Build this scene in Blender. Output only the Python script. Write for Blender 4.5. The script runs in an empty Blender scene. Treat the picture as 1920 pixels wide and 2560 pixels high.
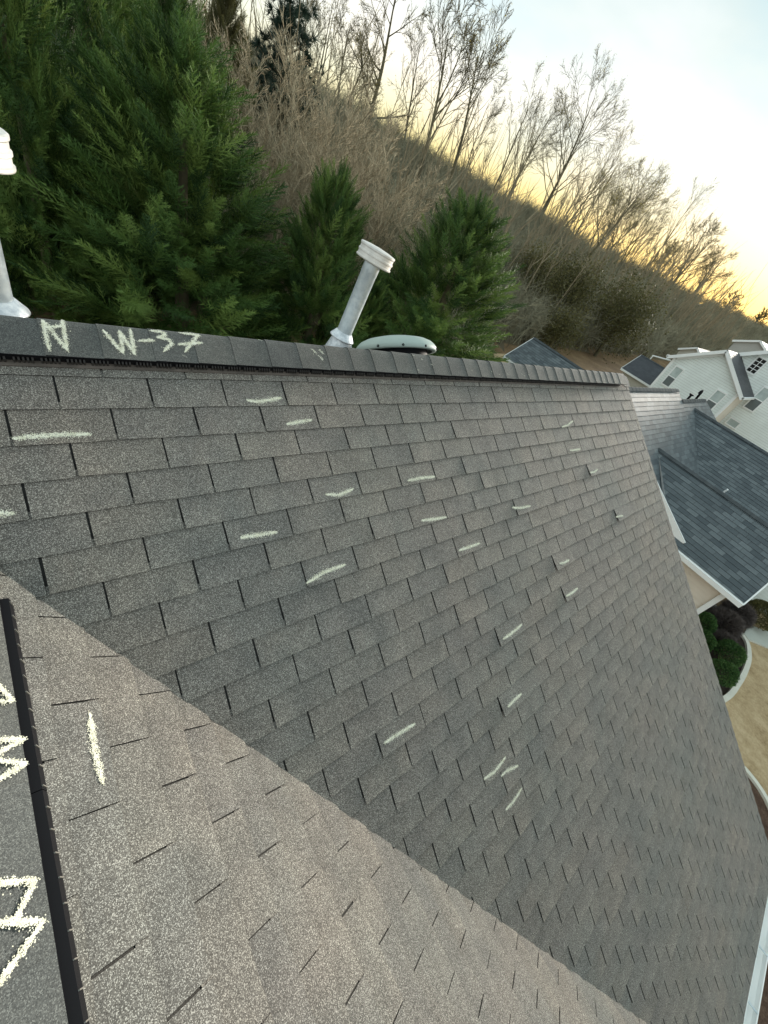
import bpy, math, random
import numpy as np
from mathutils import Matrix, Vector

random.seed(7)
rng = np.random.default_rng(7)
R = math.radians
S = bpy.context.scene
COL = S.collection

# ------------------------------------------------------------------ camera
cam_d = bpy.data.cameras.new('camera'); cam = bpy.data.objects.new('camera', cam_d); COL.objects.link(cam)
CAM = Vector((-0.0267, -1.7056, 0.9764))
cam.matrix_world = Matrix(((0.7675456, 0.1849786, -0.6137236, CAM.x),
                           (-0.5443951, 0.6935725, -0.4717956, CAM.y),
                           (0.3383897, 0.6962328, 0.6330500, CAM.z), (0, 0, 0, 1)))
cam_d.sensor_fit = 'VERTICAL'; cam_d.sensor_height = 36.0; cam_d.sensor_width = 27.0
cam_d.lens = 36.0 * 960.8 / 2560.0
cam_d.clip_start = 0.02; cam_d.clip_end = 4000
S.camera = cam

# ------------------------------------------------------------------ light
SUN_AZ, SUN_EL = 6.0, 5.5            # azimuth from +X towards +Y, elevation
CLOUD = 8.7
world = bpy.data.worlds.new('World'); S.world = world; world.use_nodes = True
wt = world.node_tree; wt.nodes.clear()
def wn(t): return wt.nodes.new(t)
sky = wn('ShaderNodeTexSky'); sky.sky_type = 'NISHITA'; sky.sun_disc = False
sky.sun_elevation = R(SUN_EL); sky.sun_rotation = R(90 - SUN_AZ)
sky.air_density = 1.0; sky.dust_density = 1.6; sky.ozone_density = 1.0; sky.altitude = 200
tc = wn('ShaderNodeTexCoord')
L = wt.links.new
def wramp(fac, stops):
    r = wn('ShaderNodeValToRGB'); e = r.color_ramp.elements
    while len(e) < len(stops): e.new(0.5)
    for k_, (p, c) in enumerate(stops): e[k_].position = p; e[k_].color = (*c, 1)
    L(fac, r.inputs[0]); return r.outputs[0]
def wmix(f, a, b, mode='MIX'):
    x = wn('ShaderNodeMix'); x.data_type = 'RGBA'; x.blend_type = mode
    for v, k_ in ((f, 'Factor'), (a, 'A'), (b, 'B')):
        if isinstance(v, (int, float)): x.inputs[k_].default_value = v
        else: L(v, x.inputs[k_])
    return x.outputs['Result']
# thin high overcast: pale blue-green overhead, white lower down, warm towards the set sun
sep = wn('ShaderNodeSeparateXYZ'); L(tc.outputs['Generated'], sep.inputs[0])
dt = wn('ShaderNodeVectorMath'); dt.operation = 'DOT_PRODUCT'; L(tc.outputs['Generated'], dt.inputs[0])
dt.inputs[1].default_value = (math.cos(R(SUN_AZ)), math.sin(R(SUN_AZ)), 0)
mr = wn('ShaderNodeMapRange'); mr.inputs['From Min'].default_value = -0.15; mr.inputs['From Max'].default_value = 0.85; mr.interpolation_type = 'SMOOTHSTEP'; L(dt.outputs['Value'], mr.inputs[0])
warm = wramp(sep.outputs['Z'], [(0.0, (1.08, 0.74, 0.22)), (0.05, (1.08, 0.85, 0.36)), (0.09, (1.03, 0.94, 0.64)), (0.14, (0.96, 0.96, 0.86)), (0.22, (0.82, 0.88, 0.87)), (0.34, (0.60, 0.735, 0.75)), (1.0, (0.50, 0.64, 0.67))])
cold = wramp(sep.outputs['Z'], [(0.0, (0.98, 1.06, 1.03)), (0.3, (0.92, 1.02, 1.01)), (1.0, (0.52, 0.66, 0.68))])
lay_ = wmix(mr.outputs[0], cold, warm)
mp = wn('ShaderNodeMapping'); mp.inputs['Scale'].default_value = (1.0, 2.2, 5.0); mp.inputs['Rotation'].default_value = (0.12, 0.05, 0.35); L(tc.outputs['Generated'], mp.inputs['Vector'])
nz = wn('ShaderNodeTexNoise'); nz.inputs['Scale'].default_value = 1.7; nz.inputs['Detail'].default_value = 5; nz.inputs['Roughness'].default_value = 0.5; L(mp.outputs[0], nz.inputs['Vector'])
lay_ = wmix(1.0, lay_, wramp(nz.outputs['Fac'], [(0.36, (0.86, 0.93, 0.96)), (0.50, (0.97, 0.97, 0.96)), (0.64, (1.10, 1.04, 1.03))]), 'MULTIPLY')
scl = wn('ShaderNodeVectorMath'); scl.operation = 'SCALE'; scl.inputs['Scale'].default_value = CLOUD; L(lay_, scl.inputs[0])
res = wmix(0.86, sky.outputs[0], scl.outputs[0])
bg = wn('ShaderNodeBackground'); bg.inputs['Strength'].default_value = 0.08
wo = wn('ShaderNodeOutputWorld'); L(res, bg.inputs['Color']); L(bg.outputs[0], wo.inputs[0])

sun_d = bpy.data.lights.new('sun', 'SUN'); sun_o = bpy.data.objects.new('sun', sun_d); COL.objects.link(sun_o)
sun_d.energy = 2.9; sun_d.angle = R(8); sun_d.color = (1.0, 0.93, 0.82)
sv = Vector((math.cos(R(SUN_EL)) * math.cos(R(SUN_AZ)), math.cos(R(SUN_EL)) * math.sin(R(SUN_AZ)), math.sin(R(SUN_EL))))
sun_o.rotation_euler = sv.to_track_quat('Z', 'Y').to_euler(); sun_o.location = (40, 10, 30)

S.view_settings.view_transform = 'Standard'; S.view_settings.look = 'None'
S.view_settings.gamma = 1.0; S.view_settings.use_curve_mapping = False
S.view_settings.exposure = 0.92

# ------------------------------------------------------------------ materials
class NT:
    def __init__(s, name):
        s.m = bpy.data.materials.new(name); s.m.use_nodes = True; s.t = s.m.node_tree; s.t.nodes.clear()
        s.out = s.n('ShaderNodeOutputMaterial'); s.b = s.n('ShaderNodeBsdfPrincipled'); s.l(s.b.outputs[0], s.out.inputs[0])
    def n(s, t): return s.t.nodes.new(t)
    def l(s, a, b): s.t.links.new(a, b)
    def pos(s):
        if not hasattr(s, 'g'): s.g = s.n('ShaderNodeNewGeometry')
        return s.g.outputs['Position']
    def noise(s, scale, detail=3, rough=0.5, vec=None):
        x = s.n('ShaderNodeTexNoise'); x.inputs['Scale'].default_value = scale; x.inputs['Detail'].default_value = detail
        x.inputs['Roughness'].default_value = rough; s.l(vec or s.pos(), x.inputs['Vector']); return x.outputs['Fac']
    def ramp(s, fac, stops):
        r = s.n('ShaderNodeValToRGB'); e = r.color_ramp.elements
        while len(e) < len(stops): e.new(0.5)
        for k, (p, c) in enumerate(stops):
            e[k].position = p; e[k].color = (c[0], c[1], c[2], 1) if len(c) == 3 else c
        s.l(fac, r.inputs[0]); return r.outputs[0]
    def mix(s, fac, a, b, mode='MIX'):
        x = s.n('ShaderNodeMix'); x.data_type = 'RGBA'; x.blend_type = mode
        for v, k in ((fac, 'Factor'), (a, 'A'), (b, 'B')):
            if isinstance(v, (int, float)): x.inputs[k].default_value = v
            elif isinstance(v, tuple): x.inputs[k].default_value = (*v, 1)
            else: s.l(v, x.inputs[k])
        return x.outputs['Result']
    def math(s, op, a, b=None):
        x = s.n('ShaderNodeMath'); x.operation = op
        for k, v in enumerate((a, b)):
            if v is None: continue
            if isinstance(v, (int, float)): x.inputs[k].default_value = v
            else: s.l(v, x.inputs[k])
        return x.outputs[0]
    def bump(s, h, strength, dist):
        x = s.n('ShaderNodeBump'); x.inputs['Strength'].default_value = strength; x.inputs['Distance'].default_value = dist
        s.l(h, x.inputs['Height']); s.l(x.outputs[0], s.b.inputs['Normal'])
    def col(s, c):
        if isinstance(c, tuple): s.b.inputs['Base Color'].default_value = (*c, 1)
        else: s.l(c, s.b.inputs['Base Color'])
    def rough(s, r, spec=0.5):
        s.b.inputs['Roughness'].default_value = r; s.b.inputs['Specular IOR Level'].default_value = spec

def tone_rand(k):
    oi = k.n('ShaderNodeObjectInfo'); at = k.n('ShaderNodeAttribute'); at.attribute_name = 'tone'
    return k.math('FRACT', k.math('ADD', oi.outputs['Random'], at.outputs['Fac']))

def mat_shingle(name, dark, mid, light, fleck, tonesteps, band=False):
    k = NT(name)
    v = k.n('ShaderNodeTexVoronoi'); v.inputs['Scale'].default_value = 540; k.l(k.pos(), v.inputs['Vector'])
    sx = k.n('ShaderNodeSeparateColor'); k.l(v.outputs['Color'], sx.inputs[0])
    gran = k.ramp(sx.outputs[0], [(0.0, dark), (0.38, mid), (0.74, light), (0.93, fleck)])
    mott = k.noise(7, 4, 0.6)
    big = k.noise(1.3, 3, 0.55)
    t = tone_rand(k)
    tone = k.ramp(t, tonesteps)
    c = k.mix(1.0, gran, tone, 'MULTIPLY')
    c = k.mix(1.0, c, k.ramp(mott, [(0.3, (0.84, 0.84, 0.84)), (0.7, (1.16, 1.15, 1.13))]), 'MULTIPLY')
    c = k.mix(1.0, c, k.ramp(big, [(0.3, (0.90, 0.95, 0.95)), (0.7, (1.10, 1.05, 1.02))]), 'MULTIPLY')
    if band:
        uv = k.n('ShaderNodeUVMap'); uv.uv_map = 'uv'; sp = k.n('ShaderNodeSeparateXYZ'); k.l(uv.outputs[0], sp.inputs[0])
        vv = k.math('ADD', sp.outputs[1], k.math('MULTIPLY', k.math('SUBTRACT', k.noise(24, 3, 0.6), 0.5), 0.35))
        c = k.mix(1.0, c, k.ramp(vv, [(0.0, (0.89, 0.89, 0.89)), (0.22, (0.96, 0.96, 0.96)), (0.75, (1.02, 1.02, 1.02)), (1.0, (1.07, 1.07, 1.06))]), 'MULTIPLY')  # course-step shading painted down each tab, along with dirt under the butts
        worn = k.ramp(k.noise(0.9, 5, 0.7), [(0.30, (0.86, 0.88, 0.89)), (0.45, (1.0, 1.0, 1.0)), (0.72, (1.05, 1.03, 1.0))])
        c = k.mix(1.0, c, worn, 'MULTIPLY')
    k.col(c); k.rough(0.82, 0.35)
    k.bump(sx.outputs[1], 0.55, 0.0018)
    return k.m

TONES = [(0.0, (0.90, 0.90, 0.905)), (0.25, (0.99, 0.98, 0.97)), (0.5, (0.945, 0.95, 0.95)), (0.75, (1.05, 1.025, 0.995)), (1.0, (1.0, 0.98, 0.955))]
M = {}
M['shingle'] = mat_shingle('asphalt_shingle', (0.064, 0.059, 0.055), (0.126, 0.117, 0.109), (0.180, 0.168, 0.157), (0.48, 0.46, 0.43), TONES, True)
M['cap'] = mat_shingle('ridge_cap_shingle', (0.060, 0.061, 0.061), (0.100, 0.100, 0.098), (0.130, 0.130, 0.126), (0.22, 0.22, 0.21),
                       [(0.0, (0.86, 0.87, 0.88)), (0.5, (1.0, 0.99, 0.97)), (1.0, (1.12, 1.10, 1.06))])
k = NT('slot_shade_deck'); k.col(k.ramp(k.noise(400, 2), [(0.3, (0.012, 0.012, 0.013)), (0.7, (0.05, 0.048, 0.045))])); k.rough(0.95, 0.1); M['deck'] = k.m  # slot shade put into the colour of the layer under the tabs
k = NT('sunlit_wing_deck'); k.col(k.ramp(k.noise(400, 2), [(0.3, (0.03, 0.029, 0.027)), (0.7, (0.085, 0.08, 0.074))])); k.rough(0.95, 0.1); M['deckw'] = k.m  # lighter copy of the slot floor, sunlight put into its colour
k = NT('asphalt_edge'); k.col((0.012, 0.012, 0.014)); k.rough(0.95, 0.1); M['edge'] = k.m
k = NT('vent_plastic'); k.col((0.035, 0.032, 0.031)); k.rough(0.6, 0.3); M['ventgrey'] = k.m
k = NT('black_plastic'); k.col((0.006, 0.006, 0.008)); k.rough(0.7, 0.2); M['black'] = k.m
k = NT('brown_plastic'); k.col(k.ramp(k.noise(20), [(0.3, (0.07, 0.058, 0.050)), (0.7, (0.14, 0.115, 0.10))])); k.rough(0.6, 0.4); M['brownflange'] = k.m
k = NT('dusty_rib'); k.col((0.20, 0.19, 0.17)); k.rough(0.7, 0.3); M['rib'] = k.m
k = NT('chalk'); k.col(k.ramp(k.noise(60), [(0.3, (0.70, 0.68, 0.52)), (0.7, (0.92, 0.90, 0.76))])); k.rough(0.95, 0.1); M['chalk'] = k.m
k = NT('galvanized_metal'); n1 = k.noise(30, 4, 0.6)
k.col(k.ramp(n1, [(0.25, (0.40, 0.46, 0.50)), (0.5, (0.54, 0.60, 0.63)), (0.8, (0.66, 0.70, 0.71))]))
k.b.inputs['Metallic'].default_value = 0.45
k.l(k.ramp(k.noise(55, 3), [(0.3, (0.34,) * 3), (0.7, (0.52,) * 3)]), k.b.inputs['Roughness']); k.bump(k.noise(9, 3), 0.12, 0.01); M['galv'] = k.m
k = NT('cap_metal'); k.col(k.ramp(k.noise(24, 4, 0.6), [(0.3, (0.60, 0.58, 0.55)), (0.7, (0.76, 0.73, 0.69))])); k.b.inputs['Metallic'].default_value = 0.35; k.rough(0.5); M['capmetal'] = k.m
k = NT('flashing_silver'); k.col(k.ramp(k.noise(40, 5, 0.7), [(0.3, (0.45, 0.49, 0.54)), (0.65, (0.78, 0.80, 0.82))])); k.b.inputs['Metallic'].default_value = 0.5; k.rough(0.45); k.bump(k.noise(35, 4), 0.4, 0.008); M['flash'] = k.m
k = NT('dome_paint'); k.col(k.ramp(k.noise(6, 4), [(0.3, (0.36, 0.43, 0.40)), (0.7, (0.42, 0.49, 0.45))])); k.rough(0.6, 0.3); M['dome'] = k.m
k = NT('white_paint'); k.col(k.ramp(k.noise(3, 4), [(0.3, (0.82, 0.84, 0.83)), (0.7, (0.88, 0.89, 0.88))])); k.rough(0.5); M['white'] = k.m
def siding(name, c):
    k = NT(name); n = k.noise(1.2, 4, 0.6); k.col(k.ramp(n, [(0.3, tuple(x * 0.93 for x in c)), (0.7, tuple(min(1, x * 1.05) for x in c))])); k.rough(0.55); return k.m
M['siding_green'] = siding('pale_green_siding', (0.78, 0.83, 0.80))
M['siding_warm'] = siding('warm_light_siding', (0.72, 0.64, 0.54))  # warm bounced light put into the colour of pale siding
M['lap_shade'] = siding('siding_lap_shade', (0.50, 0.51, 0.47))  # shade line under each lap, painted on as a grey board strip
M['siding_grey'] = siding('grey_siding', (0.42, 0.41, 0.38))
M['siding_tan'] = siding('tan_siding', (0.50, 0.47, 0.40))
k = NT('glass_light'); k.col(k.ramp(k.noise(1.7, 3), [(0.35, (0.36, 0.43, 0.42)), (0.65, (0.55, 0.62, 0.60))])); k.rough(0.12, 0.6); M['glass'] = k.m
k = NT('glass_dark'); k.col((0.012, 0.011, 0.011)); k.rough(0.2, 0.4); M['darkglass'] = k.m
k = NT('insect_screen'); k.col((0.14, 0.16, 0.16)); k.rough(0.6, 0.3); M['screen'] = k.m

def mat_roof_far(name, a, b, scale=1.0):
    k = NT(name)
    uv = k.n('ShaderNodeUVMap'); uv.uv_map = 'uv'
    br = k.n('ShaderNodeTexBrick'); br.inputs['Scale'].default_value = 1; br.inputs['Brick Width'].default_value = 0.30; br.inputs['Row Height'].default_value = 0.145
    br.inputs['Mortar Size'].default_value = 0.004; br.offset = 0.5
    br.inputs['Color1'].default_value = (*a, 1); br.inputs['Color2'].default_value = (*b, 1); br.inputs['Mortar'].default_value = (0.02, 0.022, 0.025, 1); br.inputs['Bias'].default_value = -0.1
    k.l(uv.outputs[0], br.inputs['Vector'])
    n = k.noise(2.2, 5, 0.65); n2 = k.noise(60, 2)
    c = k.mix(1.0, br.outputs[0], k.ramp(n, [(0.25, (0.75, 0.77, 0.8)), (0.75, (1.25, 1.22, 1.2))]), 'MULTIPLY')
    c = k.mix(1.0, c, k.ramp(n2, [(0.25, (0.7,) * 3), (0.75, (1.3,) * 3)]), 'MULTIPLY')
    k.col(c); k.rough(0.56, 0.68); return k.m
M['roof_blue'] = mat_roof_far('slate_blue_shingle', (0.038, 0.052, 0.060), (0.115, 0.138, 0.146))
M['roof_dark'] = mat_roof_far('charcoal_shingle', (0.028, 0.030, 0.038), (0.048, 0.050, 0.060))
M['roof_grey'] = mat_roof_far('grey_shingle', (0.22, 0.21, 0.19), (0.30, 0.28, 0.25))

k = NT('far_ridge_cap'); k.col(k.ramp(k.noise(5, 4), [(0.3, (0.05, 0.058, 0.062)), (0.7, (0.085, 0.095, 0.10))])); k.rough(0.85, 0.2); M['capfar'] = k.m
def mat_ground(name, stops, scale, bump=0.4, bd=0.05, fine=18):
    k = NT(name); a = k.noise(scale, 6, 0.65); b = k.noise(fine, 4, 0.7)
    m = k.math('ADD', k.math('MULTIPLY', a, 0.55), k.math('MULTIPLY', b, 0.45))
    k.col(k.ramp(m, stops)); k.rough(0.95, 0.15); k.bump(b, bump, bd); return k.m
M['lawn'] = mat_ground('dormant_lawn', [(0.30, (0.20, 0.13, 0.065)), (0.46, (0.43, 0.31, 0.175)), (0.64, (0.60, 0.46, 0.29))], 1.6)
M['ground'] = mat_ground('bare_ground', [(0.3, (0.10, 0.06, 0.035)), (0.5, (0.20, 0.13, 0.07)), (0.7, (0.33, 0.23, 0.13))], 0.5)
M['hill'] = mat_ground('leaf_litter', [(0.3, (0.085, 0.068, 0.042)), (0.5, (0.135, 0.108, 0.068)), (0.7, (0.20, 0.165, 0.105))], 0.35, 0.6, 0.2, 4)
M['mulch'] = mat_ground('dark_mulch', [(0.3, (0.018, 0.013, 0.011)), (0.55, (0.055, 0.040, 0.032)), (0.75, (0.12, 0.09, 0.07))], 6, 0.9, 0.05, 45)
M['straw'] = mat_ground('pine_straw', [(0.3, (0.05, 0.028, 0.02)), (0.52, (0.14, 0.085, 0.06)), (0.7, (0.28, 0.19, 0.13))], 5, 0.9, 0.05, 40)
M['concrete'] = mat_ground('concrete', [(0.3, (0.46, 0.47, 0.42)), (0.7, (0.58, 0.59, 0.53))], 1.5, 0.2, 0.01, 30)
M['edging'] = mat_ground('edging_stone', [(0.3, (0.60, 0.57, 0.48)), (0.7, (0.78, 0.75, 0.66))], 3, 0.2, 0.01, 30)
def mat_leaf(name, stops, trans=0.25):
    k = NT(name); t = tone_rand(k); n = k.noise(3.0, 3)
    c = k.ramp(k.math('ADD', k.math('MULTIPLY', t, 0.6), k.math('MULTIPLY', n, 0.4)), stops)
    k.col(c); k.rough(0.6, 0.25)
    tr = k.n('ShaderNodeBsdfTranslucent'); k.l(c, tr.inputs[0])
    ms = k.n('ShaderNodeMixShader'); ms.inputs[0].default_value = trans
    k.l(k.b.outputs[0], ms.inputs[1]); k.l(tr.outputs[0], ms.inputs[2]); k.l(ms.outputs[0], k.out.inputs[0]); return k.m
M['cypress'] = mat_leaf('cypress_foliage', [(0.22, (0.026, 0.062, 0.015)), (0.5, (0.078, 0.148, 0.032)), (0.78, (0.18, 0.26, 0.060))])
M['olive'] = mat_leaf('olive_foliage', [(0.2, (0.075, 0.075, 0.030)), (0.5, (0.125, 0.118, 0.045)), (0.8, (0.19, 0.17, 0.065))])
M['pine'] = mat_leaf('pine_needles', [(0.2, (0.014, 0.032, 0.022)), (0.8, (0.035, 0.062, 0.042))])
M['boxwood'] = mat_leaf('boxwood_leaves', [(0.2, (0.026, 0.070, 0.020)), (0.5, (0.058, 0.13, 0.036)), (0.8, (0.11, 0.19, 0.058))])
M['bud'] = mat_leaf('tree_buds', [(0.2, (0.20, 0.165, 0.03)), (0.8, (0.42, 0.34, 0.07))], 0.65)
def mat_bark(name, a, b):
    k = NT(name); t = tone_rand(k); n = k.noise(8, 4)
    k.col(k.ramp(k.math('ADD', k.math('MULTIPLY', t, 0.5), k.math('MULTIPLY', n, 0.5)), [(0.25, a), (0.75, b)])); k.rough(0.9, 0.2); return k.m
M['bark'] = mat_bark('tree_bark', (0.080, 0.070, 0.044), (0.20, 0.172, 0.105))
M['twig_tan'] = mat_bark('tan_twigs', (0.24, 0.195, 0.125), (0.50, 0.42, 0.29))
M['twig_brown'] = mat_bark('brown_twigs', (0.165, 0.152, 0.102), (0.35, 0.325, 0.225))
M['twig_grey'] = mat_bark('grey_twigs', (0.075, 0.062, 0.06), (0.17, 0.145, 0.135))
M['fencewood'] = mat_bark('stained_wood', (0.09, 0.045, 0.025), (0.17, 0.09, 0.05))

# ------------------------------------------------------------------ object helpers
WLOC = {}
def tag(o, label=None, cat=None, group=None, kind=None):
    if label: o['label'] = label
    if cat: o['category'] = cat
    if group: o['group'] = group
    if kind: o['kind'] = kind
    return o
def put(o, loc, parent=None, rot=None):
    COL.objects.link(o); loc = Vector(loc)
    if parent is not None:
        o.parent = parent; l = loc - WLOC[parent.name]
    else: l = loc
    WLOC[o.name] = loc
    o.matrix_local = Matrix.Translation(l) @ (rot.to_4x4() if rot is not None else Matrix.Identity(4))
    return o
def empty(name, loc, **kw):
    o = bpy.data.objects.new(name, None); o.empty_display_size = 0.2; put(o, loc); return tag(o, **kw)

def mesh_arrays(name, V, F, mats, mi=None, tone=None, smooth=False):
    """V (n,3), F (m,3) int triangles -> mesh"""
    me = bpy.data.meshes.new(name); V = np.asarray(V, np.float32); F = np.asarray(F, np.int32)
    me.vertices.add(len(V)); me.vertices.foreach_set('co', V.ravel())
    me.loops.add(F.size); me.loops.foreach_set('vertex_index', F.ravel())
    me.polygons.add(len(F)); me.polygons.foreach_set('loop_start', np.arange(len(F), dtype=np.int32) * 3)
    me.polygons.foreach_set('loop_total', np.full(len(F), 3, np.int32))
    for m in mats: me.materials.append(m)
    if mi is not None: me.polygons.foreach_set('material_index', np.asarray(mi, np.int32))
    if smooth: me.polygons.foreach_set('use_smooth', np.ones(len(F), bool))
    if tone is not None:
        a = me.attributes.new('tone', 'FLOAT', 'FACE'); a.data.foreach_set('value', np.asarray(tone, np.float32))
    me.update(calc_edges=True)
    return me

class MB:
    def __init__(s): s.v = []; s.f = []; s.m = []; s.t = []; s.uv = []
    def face(s, pts, m=0, tone=0.0, uv=None):
        b = len(s.v); s.v += [tuple(p) for p in pts]; s.f.append(tuple(range(b, b + len(pts)))); s.m.append(m); s.t.append(tone)
        s.uv += uv if uv else [(0, 0)] * len(pts)
    def hexa(s, c8, m=0, tone=0.0, msides=None):
        """c8: 4 bottom (ccw from above) then 4 top"""
        b = len(s.v); s.v += [tuple(p) for p in c8]
        q = [(3, 2, 1, 0), (4, 5, 6, 7)] + [(i, (i + 1) % 4, 4 + (i + 1) % 4, 4 + i) for i in range(4)]
        for n, f in enumerate(q):
            s.f.append(tuple(b + i for i in f)); s.m.append(m if (msides is None or n == 1) else msides); s.t.append(tone); s.uv += [(0, 0)] * 4
    def box(s, lo, hi, m=0, tone=0.0):
        x0, y0, z0 = lo; x1, y1, z1 = hi
        s.hexa([(x0, y0, z0), (x1, y0, z0), (x1, y1, z0), (x0, y1, z0), (x0, y0, z1), (x1, y0, z1), (x1, y1, z1), (x0, y1, z1)], m, tone)
    def bar(s, a, b, w, h, up=(0, 0, 1), m=0):
        a = Vector(a); b = Vector(b); d = (b - a).normalized(); sd = d.cross(Vector(up)).normalized(); u = sd.cross(d)
        c = [a - sd * w / 2 - u * h / 2, b - sd * w / 2 - u * h / 2, b + sd * w / 2 - u * h / 2, a + sd * w / 2 - u * h / 2]
        s.hexa([tuple(p) for p in c] + [tuple(p + u * h) for p in c], m)
    def prism(s, poly, ext, m=0, mside=None, tone=0.0):
        """poly: list of 3D points, ext: vector"""
        e = Vector(ext); P = [Vector(p) for p in poly]; n = len(P); b = len(s.v)
        s.v += [tuple(p) for p in P] + [tuple(p + e) for p in P]
        nn = sum(((P[i] - P[0]).cross(P[i + 1] - P[0]) for i in range(1, n - 1)), Vector())
        fl = nn.dot(e) > 0
        f0 = tuple(b + i for i in range(n)); f1 = tuple(b + n + i for i in range(n))
        fs = [f0[::-1] if fl else f0, f1 if fl else f1[::-1]]
        for i in range(n):
            j = (i + 1) % n; q = (b + i, b + j, b + n + j, b + n + i); fs.append(q if fl else q[::-1])
        for k_, f in enumerate(fs):
            s.f.append(f); s.m.append(m if k_ < 2 or mside is None else mside); s.t.append(tone); s.uv += [(0, 0)] * len(f)
    def lathe(s, prof, o, axis=(0, 0, 1), n=28, m=0):
        """prof: [(r, h)], o origin, axis direction"""
        a = Vector(axis).normalized(); x = a.orthogonal().normalized(); y = a.cross(x); o = Vector(o); b = len(s.v)
        for r, h in prof:
            for i in range(n):
                t = 2 * math.pi * i / n; s.v.append(tuple(o + a * h + x * r * math.cos(t) + y * r * math.sin(t)))
        for k_ in range(len(prof) - 1):
            for i in range(n):
                j = (i + 1) % n; s.f.append((b + k_ * n + i, b + k_ * n + j, b + (k_ + 1) * n + j, b + (k_ + 1) * n + i)); s.m.append(m); s.t.append(0); s.uv += [(0, 0)] * 4
    def tube(s, pts, rad, n=8, m=0):
        P = [Vector(p) for p in pts]; b = len(s.v); x = None
        for i, p in enumerate(P):
            d = (P[min(i + 1, len(P) - 1)] - P[max(i - 1, 0)]).normalized()
            x = d.orthogonal().normalized() if x is None else (x - d * x.dot(d)).normalized()
            y = d.cross(x); r = rad[i] if isinstance(rad, (list, tuple)) else rad
            for q in range(n):
                t = 2 * math.pi * q / n; s.v.append(tuple(p + x * r * math.cos(t) + y * r * math.sin(t)))
        for i in range(len(P) - 1):
            for q in range(n):
                j = (q + 1) % n; s.f.append((b + i * n + q, b + i * n + j, b + (i + 1) * n + j, b + (i + 1) * n + q)); s.m.append(m); s.t.append(0); s.uv += [(0, 0)] * 4
        for base, rev in ((b, True), (b + (len(P) - 1) * n, False)):
            f = tuple(base + q for q in range(n)); s.f.append(f[::-1] if rev else f); s.m.append(m); s.t.append(0); s.uv += [(0, 0)] * n
    def mesh(s, name, mats, loc=(0, 0, 0), smooth=False, uv=False):
        me = bpy.data.meshes.new(name); l = Vector(loc)
        me.from_pydata([tuple(Vector(p) - l) for p in s.v], [], s.f)
        for m in mats: me.materials.append(m)
        me.polygons.foreach_set('material_index', s.m)
        if smooth: me.polygons.foreach_set('use_smooth', [True] * len(s.f))
        a = me.attributes.new('tone', 'FLOAT', 'FACE'); a.data.foreach_set('value', s.t)
        if uv:
            u = me.uv_layers.new(name='uv'); u.data.foreach_set('uv', [c for p in s.uv for c in p])
        me.update(); return me
    def build(s, name, mats, parent=None, loc=None, smooth=False, uv=False, **kw):
        if loc is None:
            A = np.array(s.v); loc = ((A[:, 0].min() + A[:, 0].max()) / 2, (A[:, 1].min() + A[:, 1].max()) / 2, A[:, 2].min())
        if not isinstance(mats, (list, tuple)): mats = [mats]
        o = bpy.data.objects.new(name, s.mesh(name, mats, loc, smooth, uv)); put(o, loc, parent); return tag(o, **kw)

def clip(poly, f):
    """clip a 2D polygon to f(p) >= 0"""
    out = []
    for i in range(len(poly)):
        a, b = poly[i], poly[(i + 1) % len(poly)]; fa, fb = f(a), f(b)
        if fa >= 0: out.append(a)
        if (fa >= 0) != (fb >= 0):
            t = fa / (fa - fb); out.append((a[0] + (b[0] - a[0]) * t, a[1] + (b[1] - a[1]) * t))
    return out
def clip_convex(poly, conv):
    n = len(conv); ar = sum(conv[i][0] * conv[(i + 1) % n][1] - conv[(i + 1) % n][0] * conv[i][1] for i in range(n)); sg = 1 if ar > 0 else -1
    for i in range(n):
        a, b = conv[i], conv[(i + 1) % n]
        poly = clip(poly, lambda p: sg * ((b[0] - a[0]) * (p[1] - a[1]) - (b[1] - a[1]) * (p[0] - a[0])))
        if len(poly) < 3: return []
    return poly

class Plane:
    """local frame: u along the ridge, s down the slope, h out of the surface"""
    def __init__(s, o, u, d):
        s.o = Vector(o); s.u = Vector(u).normalized(); s.d = Vector(d).normalized(); s.n = s.u.cross(s.d)
        if s.n.z < 0: s.n = -s.n
        s.rot = Matrix((s.u, s.d, s.n)).transposed()
    def p(s, u, d, h=0.0): return s.o + s.u * u + s.d * d + s.n * h

def roof_plane(pl, poly, parent, mat, under, name='roof', thick=0.11, course=0.145, uvoff=0.0, label=None):
    """a roof slope: slab, then every course of shingles as a strip with its own butt edge"""
    mb = MB()
    mb.prism([pl.p(a, b, -0.004) for a, b in poly], -pl.n * thick, 1)
    s0 = min(p[1] for p in poly); s1 = max(p[1] for p in poly); n = int((s1 - s0) / course) + 1
    for i in range(n):
        a, b = s0 + i * course, s0 + (i + 1) * course
        q = clip(clip(list(poly), lambda p: p[1] - (a - 0.01)), lambda p: b - p[1])
        if len(q) < 3: continue
        j = random.uniform(-0.002, 0.002)
        P = [pl.p(x, y, 0.001 + 0.006 * (y - a) / course + (j if y > b - 0.01 else 0)) for x, y in q]
        nn = (P[1] - P[0]).cross(P[2] - P[0]); uv = [(x + uvoff, y) for x, y in q]
        if nn.dot(pl.n) < 0: P.reverse(); uv.reverse()
        mb.face(P, 0, 0, uv)
        for t in range(len(q)):
            x0, x1 = q[t], q[(t + 1) % len(q)]
            if x0[1] > b - 1e-4 and x1[1] > b - 1e-4:
                mb.face([pl.p(x0[0], b, 0.007), pl.p(x1[0], b, 0.007), pl.p(x1[0], b + 0.001, -0.002), pl.p(x0[0], b + 0.001, -0.002)], 0)
    return mb.build(name, [mat, under, M['edge']], parent, uv=True, label=label)

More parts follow.
